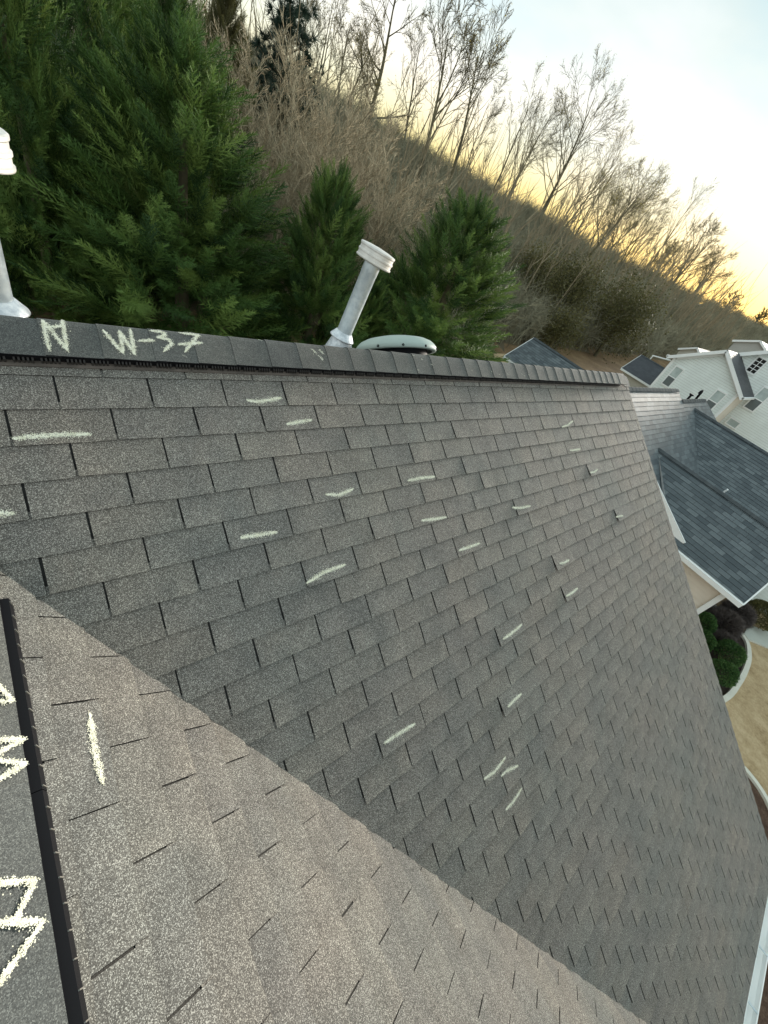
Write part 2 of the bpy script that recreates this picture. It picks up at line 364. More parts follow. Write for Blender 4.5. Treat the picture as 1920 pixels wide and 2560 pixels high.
def siding_wall(o, a, n, poly, parent, mat, name='wall', step=0.125, label=None):
    """lap siding: poly in (along, z); o origin, a along axis, n outward normal"""
    o = Vector(o); a = Vector(a); n = Vector(n); Zv = Vector((0, 0, 1)); mb = MB()
    mb.prism([o + a * p[0] + Zv * p[1] for p in poly], -n * 0.12, 0)
    z0 = min(p[1] for p in poly); z1 = max(p[1] for p in poly); z = z0
    while z < z1:
        q = clip(clip(list(poly), lambda p: p[1] - z), lambda p: z + step - p[1])
        if len(q) >= 3:
            for qq, mi_ in ((clip(q, lambda p: z + step * 0.90 - p[1]), 0), (clip(q, lambda p: p[1] - (z + step * 0.90)), 1)):  # top strip of each board carries the painted lap shade
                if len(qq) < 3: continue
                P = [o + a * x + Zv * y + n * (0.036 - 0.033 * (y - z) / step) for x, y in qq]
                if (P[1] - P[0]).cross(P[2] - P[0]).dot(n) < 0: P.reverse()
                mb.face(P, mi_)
            lo = sorted([p for p in q if p[1] < z + 1e-4])
            if len(lo) >= 2:
                x0, x1 = lo[0][0], lo[-1][0]
                mb.face([o + a * x0 + Zv * z + n * 0.036, o + a * x1 + Zv * z + n * 0.036, o + a * x1 + Zv * z + n * 0.002, o + a * x0 + Zv * z + n * 0.002], 0)
        z += step
    return mb.build(name, [mat, M['lap_shade']], parent, label=label)

# ------------------------------------------------------------------ terrain
ZG = -6.2
XC = np.array([-60, -20, 10, 26, 40, 52, 78, 123, 222, 420, 700]); ZC = np.array([4.0, 3.4, 2.4, 1.9, 1.9, 1.7, 1.5, 2.4, 5.2, 12.0, 20.0])
XB = np.array([-60, 20, 30, 45, 75, 120, 250, 700]); YB = np.array([15.0, 15.0, 16.5, 18.5, 19.5, 16.0, 8.0, -10.0])
def terrain(x, y):
    x = np.asarray(x, float); y = np.asarray(y, float)
    zc = np.interp(x, XC, ZC); yb = np.interp(x, XB, YB); t = np.clip((y - yb) / (42.0 - yb), 0, 1)
    h = ZG + (zc - ZG) * (0.72 * t + 0.28 * t * t * (3 - 2 * t))
    h += 0.16 * np.sin(x * 0.33 + 1.3 * np.sin(y * 0.21)) * np.sin(y * 0.41) * np.clip(t * 4, 0, 1) * np.clip((1 - t) * 4 + 0.3, 0, 1)
    h -= np.clip(y - 42, 0, 200) * 0.05
    return h
gx = np.concatenate([np.linspace(-400, -20, 12), np.linspace(-16, 100, 88), np.linspace(105, 1500, 70)])
gy = np.concatenate([np.linspace(-400, -20, 12), np.linspace(-16, 60, 58), np.linspace(65, 900, 30)])
def grid_sheet(name, xs, ys, mat, zoff=0.0, keep=None):
    X, Y = np.meshgrid(xs, ys, indexing='ij'); Zt = terrain(X, Y) + zoff
    V = np.stack([X, Y, Zt], -1).reshape(-1, 3); n, m = len(xs), len(ys)
    i, j = np.meshgrid(np.arange(n - 1), np.arange(m - 1), indexing='ij'); a = (i * m + j).ravel()
    F = np.concatenate([np.stack([a, a + m, a + m + 1], 1), np.stack([a, a + m + 1, a + 1], 1)])
    if keep is not None: F = F[keep(V[F].mean(1))]
    o = bpy.data.objects.new(name, mesh_arrays(name, V, F, [mat], smooth=True)); put(o, (0, 0, 0)); return o
tag(grid_sheet('ground', gx, gy, M['ground'], 0, lambda c: c[:, 1] < np.interp(c[:, 0], XB, YB) + 0.5), kind='structure')
tag(grid_sheet('hillside', gx, gy, M['hill'], 0, lambda c: c[:, 1] >= np.interp(c[:, 0], XB, YB) + 0.5), kind='structure')

def sheet(name, poly, z, mat, t=0.0, **kw):
    mb = MB()
    if t: mb.prism([(x, y, z) for x, y in poly], (0, 0, t))
    else:
        c = (sum(p[0] for p in poly) / len(poly), sum(p[1] for p in poly) / len(poly))
        for i in range(len(poly)):
            a, b = poly[i], poly[(i + 1) % len(poly)]; q = [(*c, z), (*a, z), (*b, z)]
            if (a[0] - c[0]) * (b[1] - c[1]) - (a[1] - c[1]) * (b[0] - c[0]) < 0: q = [q[0], q[2], q[1]]
            mb.face(q)
    return tag(mb.build(name, [mat]), **kw)
sheet('front_lawn', [(5, -40), (60, -40), (60, -4.5), (5, -4.5)], ZG + 0.006, M['lawn'], kind='structure')
sheet('backyard_lawn', [(14, 9), (40, 9), (36, 15.4), (30, 16.0), (14, 14.6)], ZG + 0.006, M['lawn'], kind='structure')

# curved bed in front of the neighbouring house
ARC = [(16.72, -5.02), (16.50, -5.28), (16.02, -5.44), (15.43, -5.53), (14.62, -5.55), (13.89, -5.52), (12.87, -5.42), (11.6, -5.05), (10.8, -4.4)]
sheet('flower_bed', [(12.05, -3.2), (16.3, -3.0), (17.4, -4.6)] + ARC + [(10.8, -3.2)], ZG + 0.03, M['mulch'], kind='structure')
def kerb(name, arc, w, h, mat, **kw):
    n = len(arc); mb = MB(); T = []
    for i in range(n):
        a = Vector(arc[max(i - 1, 0)]); b = Vector(arc[min(i + 1, n - 1)]); d = (b - a).normalized(); T.append(Vector((-d.y, d.x)) * w / 2)
    for i in range(n - 1):
        p, q = Vector(arc[i]), Vector(arc[i + 1])
        c = [p + T[i], p - T[i], q - T[i + 1], q + T[i + 1]]
        ar = sum(c[k_].x * c[(k_ + 1) % 4].y - c[(k_ + 1) % 4].x * c[k_].y for k_ in range(4))
        if ar < 0: c.reverse()
        mb.hexa([(v.x, v.y, ZG) for v in c] + [(v.x, v.y, ZG + h) for v in c])
    return tag(mb.build(name, [mat]), **kw)
def smooth_arc(a, n=4):
    out = []
    for i in range(len(a) - 1):
        p0, p1, p2, p3 = [Vector(a[min(max(i + d, 0), len(a) - 1)]) for d in (-1, 0, 1, 2)]
        for t in np.linspace(0, 1, n, endpoint=False):
            out.append(tuple(0.5 * ((2 * p1) + (p2 - p0) * t + (2 * p0 - 5 * p1 + 4 * p2 - p3) * t * t + (3 * p1 - p0 - 3 * p2 + p3) * t ** 3)))
    return out + [a[-1]]
kerb('bed_kerb', smooth_arc(ARC), 0.14, 0.10, M['edging'], kind='structure')
wk = empty('walkway', (17.3, -5.2, ZG), kind='structure')
for poly in ([(16.40, -3.72), (17.02, -3.72), (17.28, -4.42), (16.62, -4.42)], [(16.85, -5.12), (17.74, -5.14), (18.4, -5.72), (17.42, -6.02), (16.74, -5.30)], [(18.44, -5.74), (17.46, -6.04), (18.6, -7.4), (19.8, -7.0)]):
    mb = MB(); mb.prism([(x, y, ZG + 0.012) for x, y in poly], (0, 0, 0.06)); mb.build('slab', [M['concrete']], wk)
# pine-straw bed along our own front
ARC2 = [(5.4, -8.6), (7.0, -8.35), (8.6, -7.9), (9.9, -7.35), (10.75, -6.85), (11.0, -6.2), (10.7, -5.6), (9.8, -5.15)]
sheet('straw_bed', [(3.5, -5.2), (9.8, -5.15)] + ARC2[::-1] + [(3.5, -8.7)], ZG + 0.03, M['straw'], kind='structure')
kerb('straw_bed_kerb', smooth_arc(ARC2), 0.12, 0.09, M['edging'], kind='structure')

# ================================================================== our house
TAB, EXP = 0.305, 0.13199
PA = math.atan(2 / 3); cA, sA = math.cos(PA), math.sin(PA)
A = Plane((0, 0, 0), (1, 0, 0), (0, -cA, -sA))
PBt = math.atan(2 / 3 / 0.785); cB, sB = math.cos(PBt), math.sin(PBt)
OB = Vector((0.57, -1.619, -1.079))
B = Plane((OB.x, 0, OB.z), (0, -1, 0), (cB, 0, -sB))       # u = -y, s from OB
RAKE, EAVE_S, RIDGE_S = 5.71, 46 * EXP, -0.172
def valley_x(s): return 0.57 + 0.653 * (s - 1.9455)
house = empty('shingled_house', (1.0, -2.0, ZG), label='house under the camera with a brown-grey shingle roof covered in chalk marks', cat='house')

deckA = [(-6.0, RIDGE_S), (RAKE, RIDGE_S), (RAKE, EAVE_S), (valley_x(EAVE_S) - 0.05, EAVE_S), (-0.36, 0.52), (-6.0, 0.52)]
mb = MB(); mb.prism([A.p(u, s, -0.002) for u, s in deckA], A.n * -0.09)
main_roof = mb.build('main_roof', [M['deck']], house)
BR_S = -1.245                       # wing ridge position on the wing slope
wing_front = 4.9
def yv(sb):                          # valley on plane B: y for a given s
    x = OB.x + sb * cB; z = OB.z - sb * sB; return z / (2 / 3)
SBE = (OB.z + 3.37) / sB
deckB = [(-yv(BR_S), BR_S), (wing_front, BR_S), (wing_front, SBE), (-yv(SBE) - 0.05, SBE)]
mb = MB(); mb.prism([B.p(u, s, -0.002) for u, s in deckB], B.n * -0.09)
wing_roof = mb.build('wing_roof', [M['deckw']], house)

def project(p):
    d = cam.matrix_world.to_3x3().transposed() @ (Vector(p) - CAM)
    if d.z > -0.05: return None
    f = 384.32; return (384 + f * d.x / -d.z, 512 - f * d.y / -d.z)
def scr_area(P):
    q = [project(p) for p in P]
    if any(x is None for x in q): return 0, False
    a = abs(sum(q[i][0] * q[(i + 1) % len(q)][1] - q[(i + 1) % len(q)][0] * q[i][1] for i in range(len(q)))) / 2
    c = (sum(x[0] for x in q) / len(q), sum(x[1] for x in q) / len(q))
    inside = any(-4 < x[0] < 772 and -4 < x[1] < 1028 for x in q + [c])
    return (a if inside else 0), inside

TOPH, BOTH, TH, OVER = 0.0012, 0.0070, 0.0038, 0.03
def tab_height(t): return TOPH + (BOTH - TOPH) * t
SLOT = 0.0036
tabs = []      # (screen area, plane, parent, clipped polygon, full?, s0, uc, lift)
def lay(pl, parent, exp, tab, s_start, rows, ufun, uoff, region, ulo, uhi, lifts=()):
    for i in rows:
        s0, s1 = s_start + (i - 1) * exp, s_start + i * exp
        off = uoff(i); j0 = int((ulo - off) / tab) - 1; j1 = int((uhi - off) / tab) + 2
        for j in range(j0, j1):
            wob = random.uniform(-0.0011, 0.0011)
            sl = SLOT if pl is A else 0.0024
            a, b = off + j * tab + sl + wob, off + (j + 1) * tab - sl + wob
            poly = [(a, s0 - OVER), (b, s0 - OVER), (b, s1 + random.uniform(-0.002, 0.002)), (a, s1 + random.uniform(-0.002, 0.002))]
            q = region(poly)
            if len(q) < 3: continue
            full = len(q) == 4 and all(abs(x[0] - y[0]) + abs(x[1] - y[1]) < 1e-6 for x, y in zip(q, poly))
            ar = abs(sum(q[k_][0] * q[(k_ + 1) % len(q)][1] - q[(k_ + 1) % len(q)][0] * q[k_][1] for k_ in range(len(q)))) / 2
            if ar < 4e-4: continue
            lift = 0.0
            for lu, ls, lh in lifts:
                if a < lu < b and s0 < ls < s1: lift = lh
            vis, ins = scr_area([pl.p(u, max(s, s0)) for u, s in q])
            tabs.append((vis if ins else 0, pl, parent, q, full, s0, s1, lift))

def regA(poly):
    q = clip(poly, lambda p: p[0] - (-6.0)); q = clip(q, lambda p: RAKE + 0.012 - p[0]) if len(q) > 2 else q
    q = clip(q, lambda p: EAVE_S + 0.012 - p[1]) if len(q) > 2 else q
    q = clip(q, lambda p: p[1] - (RIDGE_S + 0.02)) if len(q) > 2 else q
    if len(q) < 3: return q
    c = (sum(p[0] for p in q) / len(q), sum(p[1] for p in q) / len(q))
    if c[1] > 0.45 and c[0] < -0.36:
        q = clip(q, lambda p: (-0.72 - valley_x(p[1])) - p[0])
    elif c[1] > 0.45 or c[0] < 1.0:
        q = clip(q, lambda p: p[0] - valley_x(p[1])) if max(p[1] for p in q) > 0.5 else q
    return q
def regB(poly):
    q = clip(poly, lambda p: p[1] - (BR_S + 0.01)); q = clip(q, lambda p: SBE + 0.012 - p[1]) if len(q) > 2 else q
    q = clip(q, lambda p: wing_front - p[0]) if len(q) > 2 else q
    if len(q) > 2: q = clip(q, lambda p: p[0] + yv(p[1]) + 0.004)
    return q
CHALK_A = [
[(0.708, 0.101), (0.748, 0.111), (0.812, 0.104), (0.887, 0.09)], [(0.881, 0.231), (0.945, 0.224), (1.029, 0.214)],
[(0.996, 0.624), (1.07, 0.64), (1.171, 0.621)], [(1.583, 0.631), (1.694, 0.63), (1.82, 0.637)], [(0.503, 0.746), (0.593, 0.752), (0.683, 0.759)],
[(1.605, 0.892), (1.708, 0.905), (1.822, 0.914)], [(-0.149, 0.236), (-0.047, 0.23), (0.066, 0.234)], [(-0.25, 0.484), (-0.223, 0.491), (-0.193, 0.497)],
[(3.7, 0.392), (3.817, 0.38), (3.955, 0.342)], [(3.716, 0.63), (3.827, 0.633), (3.93, 0.634)], [(3.97, 0.885), (4.064, 0.891), (4.16, 0.874)],
[(2.553, 0.985), (2.66, 1.008), (2.79, 1.014)], [(1.854, 1.147), (1.96, 1.149), (2.071, 1.151)], [(4.245, 1.399), (4.333, 1.409), (4.407, 1.418)],
[(0.764, 1.032), (0.869, 1.008), (0.994, 1.005)], [(2.962, 1.542), (3.03, 1.554), (3.116, 1.553)], [(2.919, 1.806), (3.022, 1.809), (3.124, 1.804)],
[(2.028, 1.811), (2.144, 1.81), (2.264, 1.799)], [(1.886, 2.204), (1.965, 2.199), (2.046, 2.197)], [(0.947, 1.917), (1.051, 1.922), (1.152, 1.93)],
[(1.53, 2.461), (1.625, 2.475), (1.748, 2.458)], [(1.674, 2.531), (1.737, 2.535), (1.837, 2.565)], [(1.634, 2.71), (1.71, 2.713), (1.813, 2.697)]]
LIFT = {10: 0.010, 13: 0.016, 14: 0.004, 15: 0.014, 16: 0.014, 17: 0.008, 18: 0.014, 11: 0.008, 19: 0.006}
lifts = [(*CHALK_A[i][1], h) for i, h in LIFT.items()]
lay(A, main_roof, EXP, TAB, 0.0, range(-1, 47), None, lambda i: 0.0 if i % 2 else TAB / 2, regA, -6.0, RAKE + 0.1, lifts)
EXPB, TABB = 0.1345, 0.3105
lay(B, wing_roof, EXPB, TABB, -0.862 - 2 * EXPB, range(0, 38), None, lambda i: (0.738 if i % 2 == 0 else 0.738 + TABB / 2), regB, 0.3, wing_front)

def tab_geo(mb, q, s0, s1, lift=0.0, tone=0.0, tf=None):
    """slab over polygon q (u,s); tf maps (u,s,h) to a point"""
    n = len(q)
    ar = sum(q[i][0] * q[(i + 1) % n][1] - q[(i + 1) % n][0] * q[i][1] for i in range(n))
    if ar < 0: q = q[::-1]
    hh = [tab_height((s - s0 + OVER) / (s1 - s0 + OVER)) + lift * max(0, (s - s0) / (s1 - s0)) for u, s in q]
    T = [tf(u, s, h) for (u, s), h in zip(q, hh)]; Bt = [tf(u, s, h - TH) for (u, s), h in zip(q, hh)]
    b = len(mb.v); mb.v += [tuple(x) for x in T] + [tuple(x) for x in Bt]
    mb.f.append(tuple(b + i for i in range(n))); mb.m.append(0); mb.t.append(tone); mb.uv += [(0.5, (s - s0) / (s1 - s0)) for u, s in q]
    for i in range(n):
        j = (i + 1) % n; mb.f.append((b + j, b + i, b + n + i, b + n + j)); mb.m.append(1); mb.t.append(tone); mb.uv += [(0, 0)] * 4
tabs.sort(key=lambda t: -t[0])
N_IND = 298
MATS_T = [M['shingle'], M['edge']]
variants = {}
RIGHT = {}
for pl in (A, B): RIGHT[id(pl)] = pl.u.cross(pl.d).dot(pl.n) > 0
field = {id(A): MB(), id(B): MB()}; UVN = {id(A): 0, id(B): 0}
n_ind = 0
for (vis, pl, par, q, full, s0, s1, lift) in tabs:
    sgn = RIGHT[id(pl)]
    if vis > 0 and n_ind < N_IND:
        n_ind += 1
        uc = sum(p[0] for p in q) / len(q)
        if not sgn:                       # use a right handed local frame: u' = -u
            rot = Matrix((-pl.u, pl.d, pl.n)).transposed(); fu = -1
        else: rot = Matrix((pl.u, pl.d, pl.n)).transposed(); fu = 1
        mb = MB()
        if full and lift == 0.0:
            key = ('v', id(pl), random.randrange(12))
            if key not in variants:
                w = (TAB - 2 * SLOT if pl is A else TABB - 0.0048); exp = EXP if pl is A else EXPB
                us = np.linspace(-w / 2, w / 2, 5); cu = max(0, random.gauss(0, 0.0016)); sd_ = random.choice((-1, 1)); hb = [random.uniform(-0.0010, 0.0014) + cu * max(0, sd_ * u / w * 2) for u in us]; jj = [random.uniform(-0.002, 0.002) for _ in us]
                ring = [(u, -OVER, TOPH) for u in us] + [(us[i], exp + jj[i], BOTH + hb[i]) for i in range(4, -1, -1)]
                n = len(ring); mv = MB(); mv.v = [tuple(r) for r in ring] + [(r[0], r[1], r[2] - TH) for r in ring]
                for i in range(4): mv.f.append((i, i + 1, n - 2 - i, n - 1 - i)); mv.m.append(0); mv.t.append(0); mv.uv += [(.5, -OVER / exp), (.5, -OVER / exp), (.5, 1), (.5, 1)]
                for i in range(n): mv.f.append(((i + 1) % n, i, n + i, n + (i + 1) % n)); mv.m.append(1); mv.t.append(0); mv.uv += [(0, 0)] * 4
                variants[key] = mv.mesh('shingle', MATS_T, uv=True)
            me = variants[key]
        else:
            tab_geo(mb, [(fu * (u - uc), s - s0) for u, s in q], 0.0, s1 - s0, lift, 0, lambda u, s, h: Vector((u, s, h)))
            me = mb.mesh('shingle', MATS_T, uv=True)
        o = bpy.data.objects.new('shingle', me)
        tw = Matrix.Rotation(random.gauss(0, 0.0025), 3, 'Z')
        put(o, pl.p(uc, s0), par, rot @ tw)
    else:
        fu = 1
        mbf = field[id(pl)]; tf = (lambda u, s, h, pl=pl: pl.p(u, s, h))
        qq = q if sgn else q
        hj = random.uniform(-0.001, 0.0012)
        b0 = len(mbf.f)
        tab_geo(mbf, qq, s0, s1, lift, random.random(), lambda u, s, h, pl=pl: pl.p(u, s, h + hj * max(0, (s - s0) / (s1 - s0))))
        if not sgn:
            k0 = sum(len(f) for f in mbf.f[:b0]) if False else UVN[id(pl)]
            for x in range(b0, len(mbf.f)):
                n_ = len(mbf.f[x]); mbf.f[x] = mbf.f[x][::-1]; mbf.uv[k0:k0 + n_] = mbf.uv[k0:k0 + n_][::-1]; k0 += n_
        UVN[id(pl)] = len(mbf.uv)
tag(field[id(A)].build('shingle_field', MATS_T, main_roof, uv=True), kind='stuff')
if field[id(B)].f: tag(field[id(B)].build('shingle_field', MATS_T, wing_roof, uv=True), kind='stuff')

# the slopes turned away from the camera
RY, RZ = 0.143, 0.095
A2 = Plane((0, RY, RZ), (-1, 0, 0), (0, cA, -sA))
roof_plane(A2, [(-RAKE, 0.0), (6.0, 0.0), (6.0, 6.24), (-RAKE, 6.24)], house, M['shingle'], M['white'], 'rear_roof', 0.09, EXP)
crestB = B.p(0, BR_S)
B2 = Plane((crestB.x, 0, crestB.z), (0, 1, 0), (-cB, 0, -sB))
roof_plane(B2, [(-wing_front, 0), (yv(BR_S), 0), (yv(SBE), SBE - BR_S), (-wing_front, SBE - BR_S)], house, M['shingle'], M['white'], 'wing_side_roof', 0.09, EXPB)

# ridge vent and ridge caps, main ridge -------------------------------------------------
VENT_END = 5.39
mb = MB()
for x0, x1 in ((-6.0, -1.0), (-1.0, 0.49), (0.49, 1.72), (1.72, 2.95), (2.95, 4.17), (4.17, VENT_END)):
    mb.hexa([A.p(x0, -0.031, 0.009), A.p(x1 - 0.003, -0.031, 0.009), A.p(x1 - 0.003, -0.075, 0.006), A.p(x0, -0.075, 0.006)] +
            [A.p(x0, -0.031, 0.0125), A.p(x1 - 0.003, -0.031, 0.0125), A.p(x1 - 0.003, -0.075, 0.0125), A.p(x0, -0.075, 0.0125)], 1)
mb.hexa([A.p(-6, -0.052, 0.010), A.p(VENT_END, -0.052, 0.010), A.p(VENT_END, -0.15, 0.010), A.p(-6, -0.15, 0.010)] +
        [A.p(-6, -0.056, 0.034), A.p(VENT_END, -0.056, 0.034), A.p(VENT_END, -0.15, 0.033), A.p(-6, -0.15, 0.033)], 0)
vent = mb.build('ridge_vent', [M['black'], M['brownflange']], house, label='black slotted vent strip under the ridge caps of the long ridge')
mb = MB(); x = -2.2; i = 0
while x < VENT_END - 0.01:
    if i % 6 != 5:
        mb.hexa([A.p(x, -0.042, 0.0129), A.p(x + 0.006, -0.042, 0.0129), A.p(x + 0.006, -0.054, 0.012), A.p(x, -0.054, 0.012)] +
                [A.p(x, -0.044, 0.031), A.p(x + 0.006, -0.044, 0.031), A.p(x + 0.006, -0.054, 0.0335), A.p(x, -0.054, 0.0335)], 0)
    x += 0.0125; i += 1
mb.build('vent_rib', [M['ventgrey']], vent, kind='stuff')
def cap_piece(frm, prof, a0, a1, h0, h1, jit=0.002):
    """prof: [(q, z)] cross profile, a0..a1 along the ridge, lifted h0 -> h1; returns MB"""
    mb = MB(); n = len(prof); b = 0
    jj = [random.uniform(-jit, jit) for _ in range(4)]
    for e, (a, h) in enumerate(((a0, h0), (a1, h1))):
        for i, (q, z) in enumerate(prof):
            t = i / (n - 1); mb.v.append(tuple(frm(a + (jj[0] * (1 - t) + jj[1] * t if e else 0), q, z + h)))
    for e, (a, h) in enumerate(((a0, h0), (a1, h1))):
        for i, (q, z) in enumerate(prof):
            t = i / (n - 1); mb.v.append(tuple(frm(a + (jj[0] * (1 - t) + jj[1] * t if e else 0), q, z + h - 0.0035)))
    for i in range(n - 1):
        mb.f.append((i, n + i, n + i + 1, i + 1)); mb.m.append(0); mb.t.append(0)
        mb.f.append((n + i, 3 * n + i, 3 * n + i + 1, n + i + 1)); mb.m.append(1); mb.t.append(0)
    for s_ in ((0, n, 3 * n, 2 * n), (n - 1, 3 * n - 1, 4 * n - 1, 2 * n - 1)):
        mb.f.append(s_ if s_[0] else s_[::-1]); mb.m.append(1); mb.t.append(0)
    return mb
capA = lambda a, q, z: Vector((a, RY + q, RZ + z))
def roundprof(half, slope, top, r=0.012):
    qs = [-half, -half * 0.62, -half * 0.34, -half * 0.14, 0, half * 0.14, half * 0.34, half * 0.62, half]
    return [(q, top - (math.sqrt((slope * q) ** 2 + r * r) - r)) for q in qs]
profA = roundprof(0.126, 2 / 3, 0.0445 + 0.006)
x = -2.6; CE = 0.172
while x < RAKE - 0.02:
    x1 = min(x + CE + 0.05, RAKE + 0.02)
    drop = 0.0 if x < VENT_END - 0.02 else -0.030
    mbc = cap_piece(capA, profA, x1, x, -0.003 + drop, 0.0015 + drop + random.uniform(-0.0008, 0.001))
    mbc.f = [f[::-1] for f in mbc.f]
    mbc.build('ridge_cap', [M['cap'], M['edge']], house)
    x += CE + random.uniform(-0.012, 0.012)

# wing ridge: vent baffle, cross ribs, caps
EB0, EB1 = (0.722, -1.082), (1.715, -1.034)          # cap edge on the wing slope (u, s)
def edgeB(u): return EB0[1] + (EB1[1] - EB0[1]) * (u - EB0[0]) / (EB1[0] - EB0[0])
mb = MB(); U0, U1 = 0.70, 3.4
for (u0, u1) in ((U0, 1.28), (1.28, 2.5), (2.5, U1)):
    e0, e1 = edgeB(u0), edgeB(u1 - 0.002)
    c = [B.p(u0, e0 + 0.021, 0.009), B.p(u1 - 0.002, e1 + 0.021, 0.009), B.p(u1 - 0.002, e1 - 0.05, 0.009), B.p(u0, e0 - 0.05, 0.009)]
    t = [B.p(u0, e0 + 0.019, 0.0115), B.p(u1 - 0.002, e1 + 0.019, 0.0125), B.p(u1 - 0.002, e1 - 0.004, 0.033), B.p(u0, e0 - 0.004, 0.033)]
    mb.hexa(c[::-1] + t[::-1], 0)
ventB = mb.build('ridge_vent', [M['black']], house, label='black vent strip beside the near ridge at the lower left')
u = U0 + 0.015
while u < U1:
    mb = MB(); e = edgeB(u); w = 0.0026
    a, b = B.p(u, e + 0.019, 0.0135), B.p(u, e - 0.003, 0.0345)
    mb.bar(a, b, w, 0.003, up=B.n)
    mb.build('vent_rib', [M['rib']], ventB)
    u += 0.0505
def capB(a, q, z):
    """a = u along the wing ridge, q across (+ toward this slope), z above plane B through the crest"""
    e = edgeB(a); base = B.p(a, e - 0.150, 0.0)
    return base + Vector((q, 0, z))
profB = [(q, z - 0.010) for q, z in roundprof(0.150 * cB, sB / cB, (0.035 + 0.002) / cB + 0.010 - 0.010, 0.010)]
profB = [(q, z + 0.010 * (1 - min(1, abs(q) / 0.03)) * 0.5) for q, z in profB]
u = 0.42
while u < 3.3:
    mbc = cap_piece(capB, profB, u + 0.215, u, -0.002, 0.0015)
    # exposed edge faces down the ridge (towards larger u)
    mbc.f = [f[::-1] for f in mbc.f]
    for i, v in enumerate(mbc.v): pass
    mbc.build('ridge_cap', [M['cap'], M['edge']], house)
    u += 0.165 + random.uniform(-0.008, 0.008)

# chalk ---------------------------------------------------------------------------------
def chalk(pts_fn, line, width, parent, name='chalk_mark', density=1.0, label=None):
    """a stroke of rubbed-on chalk: many tiny flakes stuck to the granules"""
    P = [np.array(p, float) for p in line]; seg = [np.linalg.norm(P[i + 1] - P[i]) for i in range(len(P) - 1)]; Lt = sum(seg)
    n = int(Lt * width / (0.0042 ** 2) * 6.5 * density); V = []; F = []
    for _ in range(n):
        t = random.random() * Lt; tt = t; i = 0
        while i < len(seg) - 1 and t > seg[i]: t -= seg[i]; i += 1
        c = P[i] + (P[i + 1] - P[i]) * min(1, t / seg[i]); d = (P[i + 1] - P[i]) / seg[i]; nrm = np.array([-d[1], d[0]])
        e = min(1.0, 3.0 * min(tt, Lt - tt) / Lt + 0.45)
        off = random.gauss(0, 0.27) * width * e
        if random.random() < 0.08: off *= 2.0
        c = c + nrm * off + d * random.gauss(0, 0.004)
        r = random.uniform(0.0007, 0.0019); a = random.random() * 6.28; b = len(V); k_ = random.choice((4, 5))
        for q in range(k_):
            an = a + q * 2 * math.pi / k_; rr = r * random.uniform(0.6, 1.25)
            V.append(tuple(pts_fn(c[0] + rr * math.cos(an), c[1] + rr * math.sin(an), random.uniform(0.0004, 0.0011))))
        for q in range(1, k_ - 1): F.append((b, b + q, b + q + 1))
    V = np.array(V); loc = V.mean(0)
    o = bpy.data.objects.new(name, mesh_arrays(name, V - loc, F, [M['chalk']])); put(o, loc, parent); return tag(o, label=label)
def surfA(u, s, dh):
    i = math.floor(s / EXP); t = s / EXP - i; lift = 0.0
    for lu, ls, lh in lifts:
        if abs(u - lu) < 0.16 and math.floor(ls / EXP) == i: lift = lh
    return A.p(u, s, tab_height((t * EXP + OVER) / (EXP + OVER)) + lift * t + 0.0012 + dh)
for line in CHALK_A: chalk(surfA, line, 0.020, house)
surfB = lambda a, b, dh: B.p(a, b, 0.0082 + dh)
chalk(surfB, [(1.095, -0.899), (1.133, -0.9), (1.205, -0.905), (1.298, -0.9)], 0.020, house)
LET_A = {'n': [[(0.007, -0.18), (0.006, -0.062)], [(0.007, -0.18), (0.058, -0.065)], [(0.065, -0.194), (0.058, -0.065)], [(0.017, -0.152), (0.059, -0.164)]],
 'w': [[(0.186, -0.159), (0.233, -0.066)], [(0.241, -0.161), (0.236, -0.07)], [(0.241, -0.161), (0.274, -0.065)], [(0.28, -0.176), (0.274, -0.065)]],
 'dash': [[(0.304, -0.125), (0.355, -0.132)]],
 '3': [[(0.356, -0.18), (0.397, -0.179), (0.41, -0.165), (0.374, -0.148)], [(0.374, -0.148), (0.415, -0.142), (0.424, -0.123), (0.385, -0.086)]],
 '7': [[(0.468, -0.184), (0.545, -0.18), (0.468, -0.089)], [(0.451, -0.122), (0.55, -0.139)]]}
def surf_cap(u, s, dh):
    y = -s * cA + 0.0375 * -sA * -1 * 0            # horizontal position of the letter point
    p = A.p(u, s, 0.0375); q = p.y - RY
    # height of the cap profile at q
    sl, top, r = 2 / 3, 0.0505, 0.012
    z = RZ + top - (math.sqrt((sl * q) ** 2 + r * r) - r) + 0.0058
    return Vector((p.x, p.y, z + dh))
WORD = {'n': 'chalk letter N', 'w': 'chalk letter W', 'dash': 'chalk dash', '3': 'chalk digit 3', '7': 'chalk digit 7'}
def merge_strokes(fn, strokes, width, parent, label, density=1.0):
    objs = [chalk(fn, s_, width, parent, 'chalk_letter', density * 1.5) for s_ in strokes]
    V = []; F = []; b = 0
    for o in objs:
        me = o.data; v = np.array([p.co[:] for p in me.vertices]) + np.array(WLOC[o.name]); f = np.array([p.vertices[:] for p in me.polygons]) + b
        V.append(v); F.append(f); b += len(v)
    for o in objs: nm = o.name; bpy.data.objects.remove(o)
    V = np.concatenate(V); F = np.concatenate(F); loc = V.mean(0)
    o = bpy.data.objects.new('chalk_letter', mesh_arrays('chalk_letter', V - loc, F, [M['chalk']])); put(o, loc, parent); return tag(o, label=label)
for k_, st in LET_A.items(): merge_strokes(surf_cap, st, 0.014, house, WORD[k_] + ' drawn on the long ridge', 0.95)
for pt in ((1.127, -0.145), (1.176, -0.142), (1.161, -0.105)):
    chalk(surf_cap, [(pt[0] - 0.012, pt[1] - 0.012), (pt[0] + 0.012, pt[1] + 0.012)], 0.014, house, 'chalk_smudge', 0.35)
